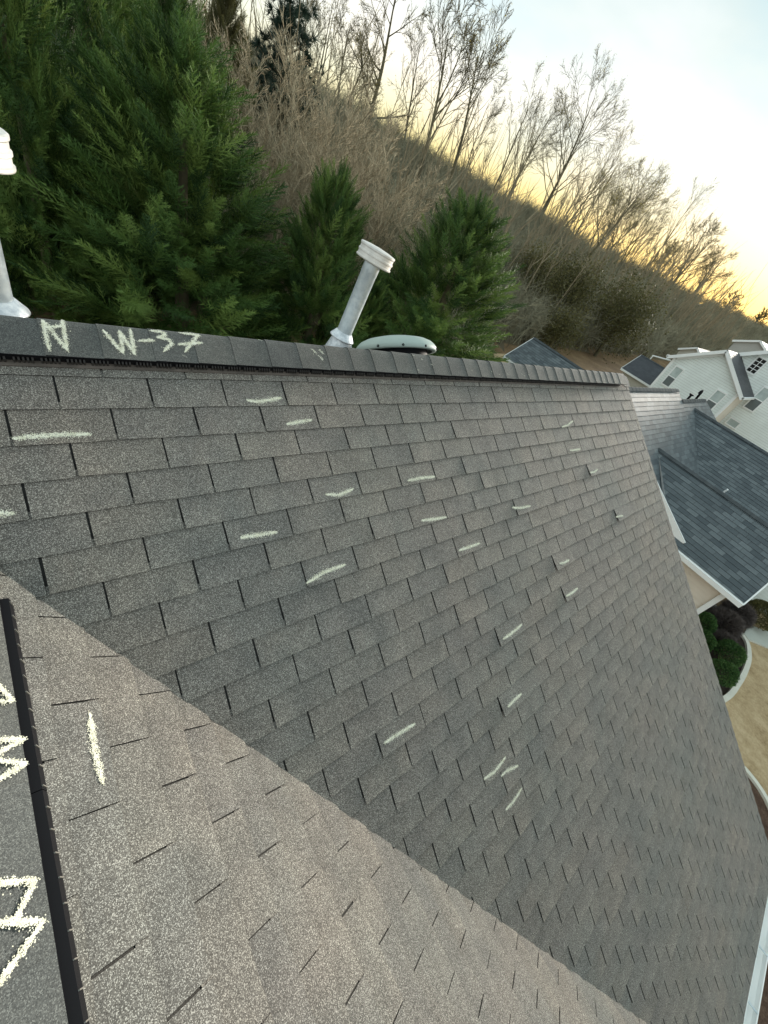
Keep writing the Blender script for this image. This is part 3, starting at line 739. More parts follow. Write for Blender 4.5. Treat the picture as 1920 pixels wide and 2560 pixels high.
for i in range(26):
    px_, ps_ = random.uniform(-0.1, 5.4), random.uniform(-0.19, -0.06)
    chalk(surf_cap, [(px_, ps_), (px_ + random.uniform(0.004, 0.02), ps_ + 0.004)], 0.006, house, 'chalk_smudge', 0.45)
surf_capB = lambda a, b, dh: B.p(a, b, 0.0405 + 0.0022 + dh)
LB = [[[(0.982, -1.145), (1.046, -1.107)], [(1.046, -1.107), (1.044, -1.148)]], [[(1.141, -1.153), (1.153, -1.091)], [(1.153, -1.091), (1.179, -1.155)], [(1.189, -1.156), (1.214, -1.091)], [(1.214, -1.091), (1.238, -1.158)]],
      [[(1.434, -1.168), (1.459, -1.099)], [(1.459, -1.099), (1.509, -1.134)], [(1.501, -1.171), (1.51, -1.131)]], [[(1.51, -1.147), (1.536, -1.091)], [(1.536, -1.091), (1.597, -1.176)]]]
for st, lb in zip(LB, ('triangular chalk stroke on the near ridge', 'chalk letter W on the near ridge', 'angular chalk digit 3 on the near ridge', 'chalk digit 7 on the near ridge')):
    merge_strokes(surf_capB, st, 0.013, house, lb)

# gutter, fascia, walls ---------------------------------------------------------------
EY = -EAVE_S * cA; EZ = -EAVE_S * sA
mb = MB(); prof = [(-0.005, -0.002), (-0.005, -0.105), (-0.075, -0.115), (-0.115, -0.065), (-0.120, -0.015), (-0.105, -0.008), (-0.103, -0.018), (-0.108, -0.062), (-0.072, -0.108), (-0.012, -0.098), (-0.012, -0.002)]
mb.prism([(valley_x(EAVE_S) - 0.1, EY - 0.012 + a, EZ - 0.01 + b) for a, b in prof], (RAKE - valley_x(EAVE_S) + 0.1, 0, 0))
gut = mb.build('gutter', [M['white']], house)
for gx_ in np.arange(3.4, 5.7, 0.6):
    mb = MB(); mb.bar((gx_, EY - 0.018, EZ - 0.02), (gx_, EY - 0.122, EZ - 0.022), 0.02, 0.006); mb.build('gutter_hanger', [M['galv']], gut)
for sgn in (1, -1):
    mb = MB()
    e0, e1 = (Vector((RAKE - 0.03, RY, RZ - 0.10)), Vector((RAKE - 0.03, RY - sgn * 5.22, RZ - 0.10 - 5.22 * 2 / 3)))
    mb.hexa([e0 + Vector((0, 0, -0.16)), e1 + Vector((0, 0, -0.16)), e1 + Vector((0.03, 0, -0.16)), e0 + Vector((0.03, 0, -0.16)), e0, e1, e1 + Vector((0.03, 0, 0)), e0 + Vector((0.03, 0, 0))] if sgn < 0 else
            [e1 + Vector((0, 0, -0.16)), e0 + Vector((0, 0, -0.16)), e0 + Vector((0.03, 0, -0.16)), e1 + Vector((0.03, 0, -0.16)), e1, e0, e0 + Vector((0.03, 0, 0)), e1 + Vector((0.03, 0, 0))])
    mb.build('rake_board', [M['white']], house)
siding_wall((5.42, 0, 0), (0, 1, 0), (1, 0, 0), [(-4.7, ZG), (5.0, ZG), (5.0, -3.3), (RY, -0.13), (-4.7, -3.4)], house, M['siding_warm'])
siding_wall((0, -4.7, 0), (1, 0, 0), (0, -1, 0), [(3.2, ZG), (5.42, ZG), (5.42, -3.4), (3.2, -3.4)], house, M['siding_warm'])
siding_wall((0, 5.0, 0), (1, 0, 0), (0, 1, 0), [(-5.8, ZG), (5.42, ZG), (5.42, -3.3), (-5.8, -3.3)], house, M['siding_warm'])
siding_wall((2.9, 0, 0), (0, 1, 0), (1, 0, 0), [(-4.85, ZG), (-4.6, ZG), (-4.6, -3.4), (-4.85, -3.4)], house, M['siding_warm'])

# flue pipes and attic vent
def flue(base, top, r, cap_r, cap_h, collar_r, label):
    base = Vector(base); top = Vector(top); ax = (top - base).normalized(); Ln = (top - base).length
    mb = MB(); mb.lathe([(r, 0), (r, Ln * 0.5), (r, Ln * 0.5 + 0.001), (r, Ln - 0.055), (r * 1.03, Ln - 0.052), (r * 1.03, Ln), (r, Ln + 0.01)], base, ax, 36)
    p = mb.build('flue_pipe', [M['galv']], house, smooth=True, label=label)
    mb = MB(); c = top + ax * 0.005
    mb.lathe([(r * 0.9, -0.004), (r * 1.25, 0.0), (cap_r * 0.9, 0.004), (cap_r * 0.985, 0.006), (cap_r, 0.010), (cap_r, cap_h * 0.18), (cap_r * 0.955, cap_h * 0.21), (cap_r * 0.955, cap_h * 0.42), (cap_r * 0.99, cap_h * 0.46),
              (cap_r * 0.99, cap_h * 0.56), (cap_r * 0.95, cap_h * 0.60), (cap_r * 0.95, cap_h * 0.80), (cap_r * 0.985, cap_h * 0.86), (cap_r * 0.985, cap_h * 0.96), (cap_r * 0.94, cap_h), (cap_r * 0.6, cap_h * 1.06), (0.001, cap_h * 1.10)], c, ax, 48)
    mb.build('flue_cap', [M['capmetal']], p)
    zc = 0.115 / ax.z
    mb = MB(); q = base + ax * zc
    mb.lathe([(r * 1.01, 0.030), (r * 1.12, 0.028), (collar_r * 0.97, -0.008), (collar_r, -0.014), (collar_r * 0.97, -0.016), (r * 1.02, 0.006)], q, ax, 40)
    mb.build('storm_collar', [M['flash']], p, smooth=True)
    mb = MB()
    mb.lathe([(r * 1.25, 0.0), (r * 1.6, -0.05), (r * 2.2, -0.13), (r * 2.6, -0.24)], q, (0, 0, 1), 36)
    mb.build('flashing', [M['flash']], p, smooth=True)
flue((1.520, 0.45, -0.03), (1.610, 0.45, 0.525), 0.049, 0.112, 0.082, 0.083, 'slim galvanised flue pipe leaning beside the round roof vent')
flue((-0.115, 0.30, 0.0), (-0.100, 0.30, 0.545), 0.050, 0.128, 0.100, 0.092, 'galvanised flue pipe at the left edge above the letter N')
dn_ = Vector((0, sA, cA)); dc = Vector((2.215, 0.63, -0.066)); dr = 0.328
mb = MB()
mb.lathe([(dr * 0.90, -0.010), (dr * 0.985, -0.010), (dr, -0.004), (dr, 0.020), (dr * 0.985, 0.026), (dr * 0.955, 0.040), (dr * 0.88, 0.062), (dr * 0.74, 0.083), (dr * 0.52, 0.098), (dr * 0.26, 0.105), (0.001, 0.107)], dc, dn_, 64)
dome = mb.build('attic_vent', [M['dome']], house, smooth=True, label='low pale green metal vent dome behind the long ridge')
mb = MB(); mb.lathe([(dr * 0.78, -0.20), (dr * 0.78, 0.0)], dc, dn_, 40); mb.build('vent_throat', [M['black']], dome, smooth=True)
xa = Vector((1, 0, 0)); ya = dn_.cross(xa)
for t in (205, 238, 272, 308, 340):
    dv = xa * math.cos(R(t)) + ya * math.sin(R(t)); q = dc + dv * dr + dn_ * 0.006; mb = MB(); mb.lathe([(0.009, -0.004), (0.009, 0.004), (0.004, 0.007)], q, dv, 8); mb.build('screw', [M['black']], dome)

# ================================================================== neighbouring house (slate-blue roof)
n1 = empty('slate_roof_house', (15.5, 0, ZG), label='house with dark slate-blue shingle roofs and pale siding beside the right rake', cat='house')
p8 = 2 / 3; c8, s8 = cA, sA
WEDGE = ((11.93, -0.05, -2.48), (11.93, -1.76, -3.34))
def rp(o, u, d, poly, parent, mat, **kw): return roof_plane(Plane(o, u, d), poly, parent, mat, M['white'], **kw)
dn = (0, -c8, -s8); up_ = (0, c8, -s8)
SL = 3.80 / c8
rp((12.0, 2.13, -1.13), (1, 0, 0), dn, [(0, 0), (5.45, 0), (5.45, SL), (0, SL)], n1, M['roof_blue'], label='lighter main slope facing the street')
rp((12.0, 2.13, -1.13), (-1, 0, 0), up_, [(-5.45, 0), (0, 0), (0, SL), (-5.45, SL)], n1, M['roof_blue'])
SL2 = 3.45 / c8
rp((17.45, 1.80, -1.352), (1, 0, 0), dn, [(0, 0), (3.4, 0), (4.05, 0.8), (6.2, SL2), (0, SL2)], n1, M['roof_blue'])
rp((17.45, 1.80, -1.352), (-1, 0, 0), up_, [(-3.4, 0), (0, 0), (0, SL2), (-5.5, SL2)], n1, M['roof_blue'])
# near wing
wl = (-c8, 0, -s8); wr = (c8, 0, -s8)
W1S = 1.87 / c8
rp((13.6, 0, -2.17), (0, -1, 0), wl, [(-0.6, 0), (3.55, 0), (3.55, W1S), (1.70, W1S)], n1, M['roof_blue'], label='dark slope of the near wing')
rp((13.6, 0, -2.17), (0, 1, 0), wr, [(-3.55, 0), (0.6, 0), (-1.70, W1S), (-3.55, W1S)], n1, M['roof_blue'])
W2S = 2.85 / c8
rp((18.8, 0, -1.54), (0, -1, 0), wl, [(-1.55, 0), (3.3, 0), (3.3, W2S), (1.3, W2S)], n1, M['roof_blue'], label='dark slope of the far wing')
rp((18.8, 0, -1.54), (0, 1, 0), wr, [(-3.3, 0), (1.55, 0), (-1.3, W2S), (-3.3, W2S)], n1, M['roof_blue'])
def ridge_caps(a, b, half, slope, parent, n):
    a = Vector(a); b = Vector(b); d = (b - a) / n; sd = Vector((-d.y, d.x, 0)).normalized()
    pr = roundprof(half, slope, 0.020, 0.01)
    for i in range(n):
        o_ = a + d * i
        mbc = cap_piece(lambda t, q, z: o_ + d * t + sd * q + Vector((0, 0, z)), pr, 1.15, 0.0, -0.002, 0.002, 0.02)
        mbc.f = [f[::-1] for f in mbc.f]
        mbc.build('ridge_cap', [M['capfar'], M['edge']], parent)
ridge_caps((12.0, 2.13, -1.13), (17.4, 2.13, -1.13), 0.11, p8, n1, 18)
ridge_caps((13.6, 0.55, -2.17), (13.6, -3.54, -2.17), 0.11, p8, n1, 14)
ridge_caps((18.8, 1.5, -1.54), (18.8, -3.28, -1.54), 0.11, p8, n1, 15)
ridge_caps((17.5, 1.80, -1.352), (20.8, 1.80, -1.352), 0.11, p8, n1, 10)
def trim(a, b, w, h, parent, name='trim', up=(0, 0, 1)):
    mb = MB(); mb.bar(a, b, w, h, up); return mb.build(name, [M['white']], parent)
trim((11.985, 2.13, -1.28), (11.985, -1.66, -3.81), 0.03, 0.2, n1, 'rake_board')
trim((11.985, 2.13, -1.28), (11.985, 5.9, -3.79), 0.03, 0.2, n1, 'rake_board')
trim((11.70, -1.72, -3.49), (11.70, -3.57, -3.49), 0.11, 0.12, n1, 'gutter')
trim((11.74, -3.57, -3.50), (13.6, -3.57, -2.26), 0.03, 0.17, n1, 'rake_board')
trim((13.6, -3.57, -2.26), (15.46, -3.57, -3.50), 0.03, 0.17, n1, 'rake_board')
trim((15.97, -3.32, -3.5), (18.8, -3.32, -1.63), 0.03, 0.17, n1, 'rake_board')
trim((18.8, -3.32, -1.63), (21.63, -3.32, -3.5), 0.03, 0.17, n1, 'rake_board')
trim(WEDGE[0], WEDGE[1], 0.04, 0.24, n1, 'rake_board')
siding_wall((12.05, 0, 0), (0, -1, 0), (-1, 0, 0), [(1.2, ZG), (3.22, ZG), (3.22, -3.44), (1.2, -3.44)], n1, M['siding_warm'], label='lap siding of the near wing, warm bounce light in its colour')
siding_wall((12.3, 0, 0), (0, 1, 0), (-1, 0, 0), [(-1.4, ZG), (5.6, ZG), (5.6, -3.6), (2.13, -1.3), (-1.4, -3.62)], n1, M['siding_warm'])
siding_wall((0, -3.24, 0), (1, 0, 0), (0, -1, 0), [(12.05, ZG), (15.2, ZG), (15.2, -3.35), (13.6, -2.28), (12.05, -3.3)], n1, M['siding_warm'])
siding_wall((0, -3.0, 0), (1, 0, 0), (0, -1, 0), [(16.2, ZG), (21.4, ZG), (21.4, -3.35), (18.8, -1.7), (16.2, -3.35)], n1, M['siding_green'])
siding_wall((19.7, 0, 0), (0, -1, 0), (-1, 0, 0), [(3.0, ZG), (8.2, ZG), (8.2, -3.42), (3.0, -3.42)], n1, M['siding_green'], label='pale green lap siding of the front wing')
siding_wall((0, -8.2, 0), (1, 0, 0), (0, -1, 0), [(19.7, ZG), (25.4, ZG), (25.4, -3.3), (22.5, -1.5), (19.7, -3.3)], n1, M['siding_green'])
W3S = 3.2 / c8
rp((22.5, 0, -1.45), (0, -1, 0), wl, [(1.0, 0), (8.6, 0), (8.6, W3S), (2.6, W3S)], n1, M['roof_blue'])
rp((22.5, 0, -1.45), (0, 1, 0), wr, [(-8.6, 0), (-1.0, 0), (-2.6, W3S), (-8.6, W3S)], n1, M['roof_blue'])
siding_wall((0, 5.6, 0), (1, 0, 0), (0, 1, 0), [(12.3, ZG), (22.6, ZG), (22.6, -3.7), (12.3, -3.7)], n1, M['siding_warm'])
trim((12.03, -3.24, ZG), (12.03, -3.24, -3.44), 0.13, 0.12, n1, 'corner_board', (0, 1, 0))
trim((19.68, -8.2, ZG), (19.68, -8.2, -3.44), 0.13, 0.13, n1, 'corner_board', (0, 1, 0))
# roof jacks
for (bx, tx, hz, hook) in ((19.5, 19.45, 0.30, False), (20.75, 20.6, 0.34, True)):
    zb = -1.62; mb = MB()
    pts = [(bx, 2.05, zb), (tx, 2.05, zb + hz)]
    if hook: pts += [(tx - 0.02, 2.05, zb + hz + 0.10), (tx - 0.10, 2.05, zb + hz + 0.16), (tx - 0.22, 2.05, zb + hz + 0.13), (tx - 0.28, 2.05, zb + hz + 0.05)]
    mb.tube(pts, 0.045, 10)
    if not hook: mb.tube([(tx, 2.05, zb + hz), (tx, 2.05, zb + hz + 0.05)], 0.085, 12)
    mb.build('vent_pipe', [M['black']], n1, smooth=True, label='black hooked plumbing vent' if hook else 'black capped plumbing vent')
mb = MB(); mb.tube([(16.75, -1.36, -2.86), (16.72, -1.38, -2.72)], 0.03, 8); mb.build('vent_stub', [M['white']], n1)

# ================================================================== white gabled house
n2 = empty('white_gabled_house', (40, 3, ZG - 1.0), label='two-storey pale green-white gabled house with lap siding and black attic window', cat='house')
ZB = ZG - 1.0
siding_wall((34, 0, 0), (0, 1, 0), (-1, 0, 0), [(2.80, ZB), (7.30, ZB), (7.30, -1.58), (5.05, -0.06), (2.80, -1.58)], n2, M['siding_green'], step=0.15)
siding_wall((0, 2.80, 0), (1, 0, 0), (0, -1, 0), [(34.0, ZB), (37.6, ZB), (37.6, -1.6), (34.0, -1.6)], n2, M['siding_warm'], step=0.15, label='side wall between the two gables, warm light in its colour')
siding_wall((37.6, 0, 0), (0, 1, 0), (-1, 0, 0), [(-2.1, ZB), (7.30, ZB), (7.30, -1.58), (5.2, -0.1), (2.6, 1.62), (-2.1, -1.50)], n2, M['siding_green'], step=0.15)
siding_wall((0, 7.30, 0), (1, 0, 0), (0, 1, 0), [(34, ZB), (46, ZB), (46, -1.6), (34, -1.6)], n2, M['siding_green'], step=0.15)
siding_wall((0, -2.1, 0), (1, 0, 0), (0, -1, 0), [(37.6, ZB), (46, ZB), (46, -1.6), (37.6, -1.6)], n2, M['siding_green'], step=0.15)
RS = 2.66 / c8
rp((33.65, 5.05, 0.10), (1, 0, 0), dn, [(0, 0), (4.0, 0), (4.0, RS), (0, RS)], n2, M['roof_dark'], thick=0.10)
rp((33.65, 5.05, 0.10), (-1, 0, 0), up_, [(-4.0, 0), (0, 0), (0, RS), (-4.0, RS)], n2, M['roof_dark'], thick=0.10)
RL = 5.05 / c8
rp((37.2, 2.6, 1.80), (1, 0, 0), dn, [(0, 0), (9.2, 0), (9.2, RL), (0, RL)], n2, M['roof_dark'], thick=0.10)
rp((37.2, 2.6, 1.80), (-1, 0, 0), up_, [(-9.2, 0), (0, 0), (0, RL), (-9.2, RL)], n2, M['roof_dark'], thick=0.10)
trim((33.62, 5.05, -0.02), (33.62, 7.72, -1.80), 0.04, 0.20, n2, 'rake_board'); trim((33.62, 5.05, -0.02), (33.62, 2.38, -1.80), 0.04, 0.20, n2, 'rake_board')
trim((33.93, 7.20, -1.62), (33.93, 5.05, -0.19), 0.03, 0.16, n2, 'frieze_board'); trim((33.93, 2.90, -1.62), (33.93, 5.05, -0.19), 0.03, 0.16, n2, 'frieze_board')
trim((37.17, 2.6, 1.66), (37.17, 7.6, -1.67), 0.04, 0.24, n2, 'rake_board'); trim((37.17, 2.6, 1.66), (37.17, -2.4, -1.67), 0.04, 0.24, n2, 'rake_board')
trim((33.6, 2.36, -1.72), (37.4, 2.36, -1.72), 0.12, 0.13, n2, 'gutter'); trim((33.6, 7.74, -1.72), (46, 7.74, -1.72), 0.12, 0.13, n2, 'gutter')
mb = MB(); mb.box((33.9, 2.42, -1.80), (37.5, 2.80, -1.74)); mb.build('soffit', [M['white']], n2)
for yy in (2.80, 7.30): trim((33.96, yy, ZB), (33.96, yy, -1.62), 0.14, 0.16, n2, 'corner_board', (0, 1, 0))
trim((37.52, 2.9, ZB), (37.52, 2.9, -1.7), 0.08, 0.10, n2, 'corner_board', (0, 1, 0))
mb = MB(); mb.tube([(36, 9.3, -2.36), (36, 8.0, -2.06)], 0.045, 8); mb.tube([(36, 9.25, -2.36), (36, 9.25, -2.62)], 0.04, 8); mb.build('deck_rail', [M['white']], n2)
def window(parent, x, y0, y1, z0, z1, kind, label=None):
    """double-hung window in a wall facing -X"""
    mb = MB(); f = 0.085; xo = x - 0.075
    for lo, hi in (((y0 - f, z0 - f), (y0, z1 + f)), ((y1, z0 - f), (y1 + f, z1 + f)), ((y0, z1), (y1, z1 + f)), ((y0, z0 - f), (y1, z0))):
        mb.box((xo, lo[0], lo[1]), (x + 0.02, hi[0], hi[1]))
    if kind == 'hung':
        zm = (z0 + z1) / 2 - 0.02; mb.box((xo + 0.012, y0, zm - 0.03), (x + 0.02, y1, zm + 0.03))
    w = mb.build('window', [M['white']], parent, label=label)
    if kind == 'hung':
        for lo, hi, mt in ((zm + 0.03, z1, 'glass'), (z0, zm - 0.03, 'screen')):
            mb = MB(); mb.box((x - 0.045, y0, lo), (x - 0.03, y1, hi)); mb.build('pane', [M[mt]], w)
    elif kind == 'grid':
        g = 0.035; ny, nz_ = 2, 4
        for a in range(ny):
            for b in range(nz_):
                ya, yb = y0 + (y1 - y0) * a / ny + g / 2, y0 + (y1 - y0) * (a + 1) / ny - g / 2
                za, zb = z0 + (z1 - z0) * b / nz_ + g / 2, z0 + (z1 - z0) * (b + 1) / nz_ - g / 2
                mb = MB(); mb.box((x - 0.045, ya, za), (x - 0.035, yb, zb)); mb.build('pane', [M['darkglass']], w)
        mb = MB()
        mb.box((xo + 0.015, (y0 + y1) / 2 - g / 2, z0), (x - 0.03, (y0 + y1) / 2 + g / 2, z1))
        for b in range(1, nz_):
            zc = z0 + (z1 - z0) * b / nz_
            for a in range(ny):
                ya, yb = (y0, (y0 + y1) / 2 - g / 2) if a == 0 else ((y0 + y1) / 2 + g / 2, y1)
                mb.box((xo + 0.015, ya, zc - g / 2), (x - 0.03, yb, zc + g / 2))
        mb.build('muntin', [M['white']], w)
    else:
        mb = MB(); mb.box((x - 0.045, y0, z0), (x - 0.03, y1, z1)); mb.build('pane', [M['glass']], w)
window(n2, 33.97, 6.36, 6.86, -3.28, -2.02, 'hung')
window(n2, 33.97, 3.30, 3.84, -3.30, -2.03, 'hung')
window(n2, 37.57, 3.50, 4.05, -0.55, 0.40, 'grid', 'attic window of eight black panes')
window(n2, 37.57, 1.83, 2.42, -2.40, -0.92, 'hung')
window(n2, 37.57, 1.80, 2.45, -3.80, -3.40, 'plain', 'small square window')

# ================================================================== outbuildings and far houses
def gable_box(name, label, cat, x0, x1, y0, y1, zr, pitch, zg, roofm, wallm, axis='y', group=None, wins=()):
    xm, ym = (x0 + x1) / 2, (y0 + y1) / 2; g = empty(name, (xm, ym, zg), label=label, cat=cat, group=group); c, s_ = math.cos(pitch), math.sin(pitch); ov = 0.25
    if axis == 'y':
        hw = (x1 - x0) / 2; sl = (hw + ov) / c; ln = y1 - y0 + 2 * ov; ze = zr - hw * math.tan(pitch)
        rp((xm, y1 + ov, zr), (0, -1, 0), (-c, 0, -s_), [(0, 0), (ln, 0), (ln, sl), (0, sl)], g, roofm, thick=0.1)
        rp((xm, y1 + ov, zr), (0, 1, 0), (c, 0, -s_), [(-ln, 0), (0, 0), (0, sl), (-ln, sl)], g, roofm, thick=0.1)
        gp = [(y0, zg), (y1, zg), (y1, ze - 0.1), (y0, ze - 0.1)]
        siding_wall((x0, 0, 0), (0, 1, 0), (-1, 0, 0), gp, g, wallm); siding_wall((x1, 0, 0), (0, 1, 0), (1, 0, 0), gp, g, wallm)
        gp = [(x0, zg), (x1, zg), (x1, ze - 0.1), (xm, zr - 0.13), (x0, ze - 0.1)]
        siding_wall((0, y0, 0), (1, 0, 0), (0, -1, 0), gp, g, wallm); siding_wall((0, y1, 0), (1, 0, 0), (0, 1, 0), gp, g, wallm)
        zo = zr - (hw + ov) * math.tan(pitch) - 0.09
        trim((x0 - ov - 0.04, y0 - ov, zo), (x0 - ov - 0.04, y1 + ov, zo), 0.1, 0.11, g, 'gutter')
        trim((x0 - ov, y1 + ov + 0.02, zo + 0.02), (xm, y1 + ov + 0.02, zr - 0.07), 0.03, 0.14, g, 'rake_board')
        trim((x0 - ov, y0 - ov - 0.02, zo + 0.02), (xm, y0 - ov - 0.02, zr - 0.07), 0.03, 0.14, g, 'rake_board')
        ridge_caps((xm, y1 + ov, zr), (xm, y0 - ov, zr), 0.13, math.tan(pitch), g, max(6, int(ln / 0.5)))
    else:
        hw = (y1 - y0) / 2; sl = (hw + ov) / c; ln = x1 - x0 + 2 * ov; ze = zr - hw * math.tan(pitch)
        rp((x0 - ov, ym, zr), (1, 0, 0), (0, -c, -s_), [(0, 0), (ln, 0), (ln, sl), (0, sl)], g, roofm, thick=0.1)
        rp((x0 - ov, ym, zr), (-1, 0, 0), (0, c, -s_), [(-ln, 0), (0, 0), (0, sl), (-ln, sl)], g, roofm, thick=0.1)
        gp = [(y0, zg), (y1, zg), (y1, ze - 0.1), (ym, zr - 0.13), (y0, ze - 0.1)]
        siding_wall((x0, 0, 0), (0, 1, 0), (-1, 0, 0), gp, g, wallm); siding_wall((x1, 0, 0), (0, 1, 0), (1, 0, 0), gp, g, wallm)
        gp = [(x0, zg), (x1, zg), (x1, ze - 0.1), (x0, ze - 0.1)]
        siding_wall((0, y0, 0), (1, 0, 0), (0, -1, 0), gp, g, wallm); siding_wall((0, y1, 0), (1, 0, 0), (0, 1, 0), gp, g, wallm)
        trim((x0 - ov - 0.02, ym, zr - 0.06), (x0 - ov - 0.02, y1 + ov, ze - ov * math.tan(pitch) - 0.06), 0.04, 0.2, g, 'rake_board')
        trim((x0 - ov - 0.02, ym, zr - 0.06), (x0 - ov - 0.02, y0 - ov, ze - ov * math.tan(pitch) - 0.06), 0.04, 0.2, g, 'rake_board')
    return g
gable_box('detached_garage', 'low outbuilding with blue-grey gable roof showing over the middle of the long ridge', 'outbuilding', 19.95, 23.05, 5.6, 10.4, -3.0, PA, ZG, M['roof_blue'], M['siding_tan'])
gable_box('garden_shed', 'small cream shed with charcoal roof left of the white gabled house', 'shed', 37.75, 41.25, 8.3, 10.85, -3.0, R(33), ZG - 0.8, M['roof_dark'], M['siding_tan'])
gable_box('grey_house', 'distant grey house with white trim peeking over the white gable roof', 'house', 60.0, 68.0, 6.6, 10.4, 1.35, R(25), ZG, M['roof_grey'], M['siding_grey'], 'x')
gable_box('distant_house', 'distant house with dark roof just left of the grey house', 'house', 60.0, 67.0, 11.6, 14.4, -1.7, R(30), ZG, M['roof_dark'], M['siding_tan'], 'x')

fen = empty('wooden_fence', (48, 12, ZG), label='brown wooden board fence between the charcoal shed and the white house', cat='fence')
yy = 10.9
while yy < 14.0:
    h = random.uniform(-0.03, 0.03); mb = MB(); mb.box((48.0, yy, ZG + 0.3), (48.03, yy + 0.17, ZG + 2.3 + h)); mb.build('board', [M['fencewood']], fen); yy += 0.20
for zz in (ZG + 0.8, ZG + 2.0):
    mb = MB(); mb.box((48.035, 10.9, zz), (48.08, 14.0, zz + 0.09)); mb.build('rail', [M['fencewood']], fen)
for yy in (10.9, 12.4, 13.9):
    mb = MB(); mb.box((48.085, yy, ZG), (48.18, yy + 0.1, ZG + 2.35)); mb.build('post', [M['fencewood']], fen)

# ================================================================== vegetation
def rot_from(zdir, spin):
    """(n,3) z directions, (n,) spins -> (n,3,3) rotation matrices (columns x,y,z)"""
    z = zdir / np.linalg.norm(zdir, axis=1, keepdims=True)
    ref = np.where(np.abs(z[:, 2:3]) < 0.95, np.array([[0, 0, 1.0]]), np.array([[1.0, 0, 0]]))
    x = np.cross(ref, z); x /= np.linalg.norm(x, axis=1, keepdims=True); y = np.cross(z, x)
    c, s_ = np.cos(spin)[:, None], np.sin(spin)[:, None]
    return np.stack([x * c + y * s_, -x * s_ + y * c, z], 2)
def scatter(Vt, Ft, pos, rot, scl, tones):
    n, nv = len(pos), len(Vt)
    V = np.einsum('nij,vj->nvi', rot, Vt) * scl[:, None, None] + pos[:, None, :]
    F = Ft[None] + (np.arange(n) * nv)[:, None, None]
    return V.reshape(-1, 3), F.reshape(-1, 3), np.repeat(tones, len(Ft))

def plume(seed, nf=30):
    """feathery cypress plume along +Z, length 1"""
    g = np.random.default_rng(seed); V = []; F = []
    def sliver(p, d, L_, w, side):
        b = len(V); V.extend([p - side * w, p + side * w, p + d * L_]); F.append((b, b + 1, b + 2))
    bend = g.normal(0, 0.08, 2)
    for i in range(nf):
        t = 0.04 + 0.96 * (i / nf); p = np.array([bend[0] * t * t, bend[1] * t * t, t]); a = i * 2.4 + g.normal(0, 0.3)
        el = R(48 + 18 * t + g.normal(0, 6)); d = np.array([math.cos(a) * math.cos(el), math.sin(a) * math.cos(el), math.sin(el)])
        L_ = (0.30 * (1 - t) ** 0.75 + 0.09) * g.uniform(0.8, 1.2); side = np.cross(d, [0, 0, 1.0]); side /= np.linalg.norm(side)
        sliver(p, d, L_, 0.011, side)
        for q in (0.22, 0.45, 0.68):
            for sg in (1, -1):
                dd = d * 0.72 + side * sg * 0.62 + g.normal(0, 0.09, 3); sliver(p + d * L_ * q, dd, L_ * (0.52 - 0.4 * q * 0.8), 0.010, np.cross(dd, side * 0.3 + np.array([0.1, 0.2, 1.0])) / 1.1)
    return np.array(V), np.array(F)
PLUMES = [plume(s_) for s_ in range(3)]
PL_SC = 1.3
def cypress_crown(seed, H, Rad, n, lean=0.0, top_pow=0.85, low=0.04):
    g = np.random.default_rng(seed); parts = []
    lob = g.uniform(0, 6.28, 6)
    for k_, (Vt, Ft) in enumerate(PLUMES):
        m = n // 3; t = low + (0.985 - low) * g.random(m) ** 0.92; a = g.uniform(0, 2 * math.pi, m)
        env = np.clip((1 - t), 0, 1) ** top_pow * (1 - 0.45 * np.exp(-t * 9)) * (1 + 0.13 * np.sin(3 * a + lob[0] + 7 * t) + 0.10 * np.sin(5 * a + lob[1] - 11 * t) + 0.10 * np.sin(17 * t + lob[2] + a))
        r = Rad * env * np.sqrt(g.uniform(0.22, 0.95, m)) * 0.80
        pos = np.stack([r * np.cos(a), r * np.sin(a), H * t * 0.93], 1)
        el = np.radians(np.clip(24 + 40 * t + g.normal(0, 12, m), 5, 86)); a2 = a + g.normal(0, 0.45, m)
        d = np.stack([np.cos(a2) * np.cos(el), np.sin(a2) * np.cos(el), np.sin(el)], 1)
        sc = PL_SC * (0.60 + 0.62 * g.random(m)) * (0.40 + 0.60 * np.clip(env, 0, 1) + 0.06) * min(1.0, Rad / 1.9)
        parts.append(scatter(Vt, Ft, pos, rot_from(d, g.uniform(0, 6.28, m)), sc, g.random(m)))
    mt = 14; pos = np.stack([g.normal(0, 0.05, mt), g.normal(0, 0.05, mt), H * np.linspace(0.86, 0.96, mt)], 1)
    d = np.stack([g.normal(0, 0.22, mt), g.normal(0, 0.22, mt), np.ones(mt)], 1)
    parts.append(scatter(*PLUMES[0], pos, rot_from(d, g.uniform(0, 6, mt)), np.linspace(0.7, 0.45, mt), g.random(mt)))
    V = np.concatenate([p[0] for p in parts]); off = np.cumsum([0] + [len(p[0]) for p in parts]); F = np.concatenate([p[1] + o for p, o in zip(parts, off)]); T = np.concatenate([p[2] for p in parts])
    return V, F, T
def polar(az, d, z=None):
    x, y = CAM.x + d * math.cos(R(az)), CAM.y + d * math.sin(R(az)); return (x, y, float(terrain(x, y)) if z is None else z)
crowns = {}
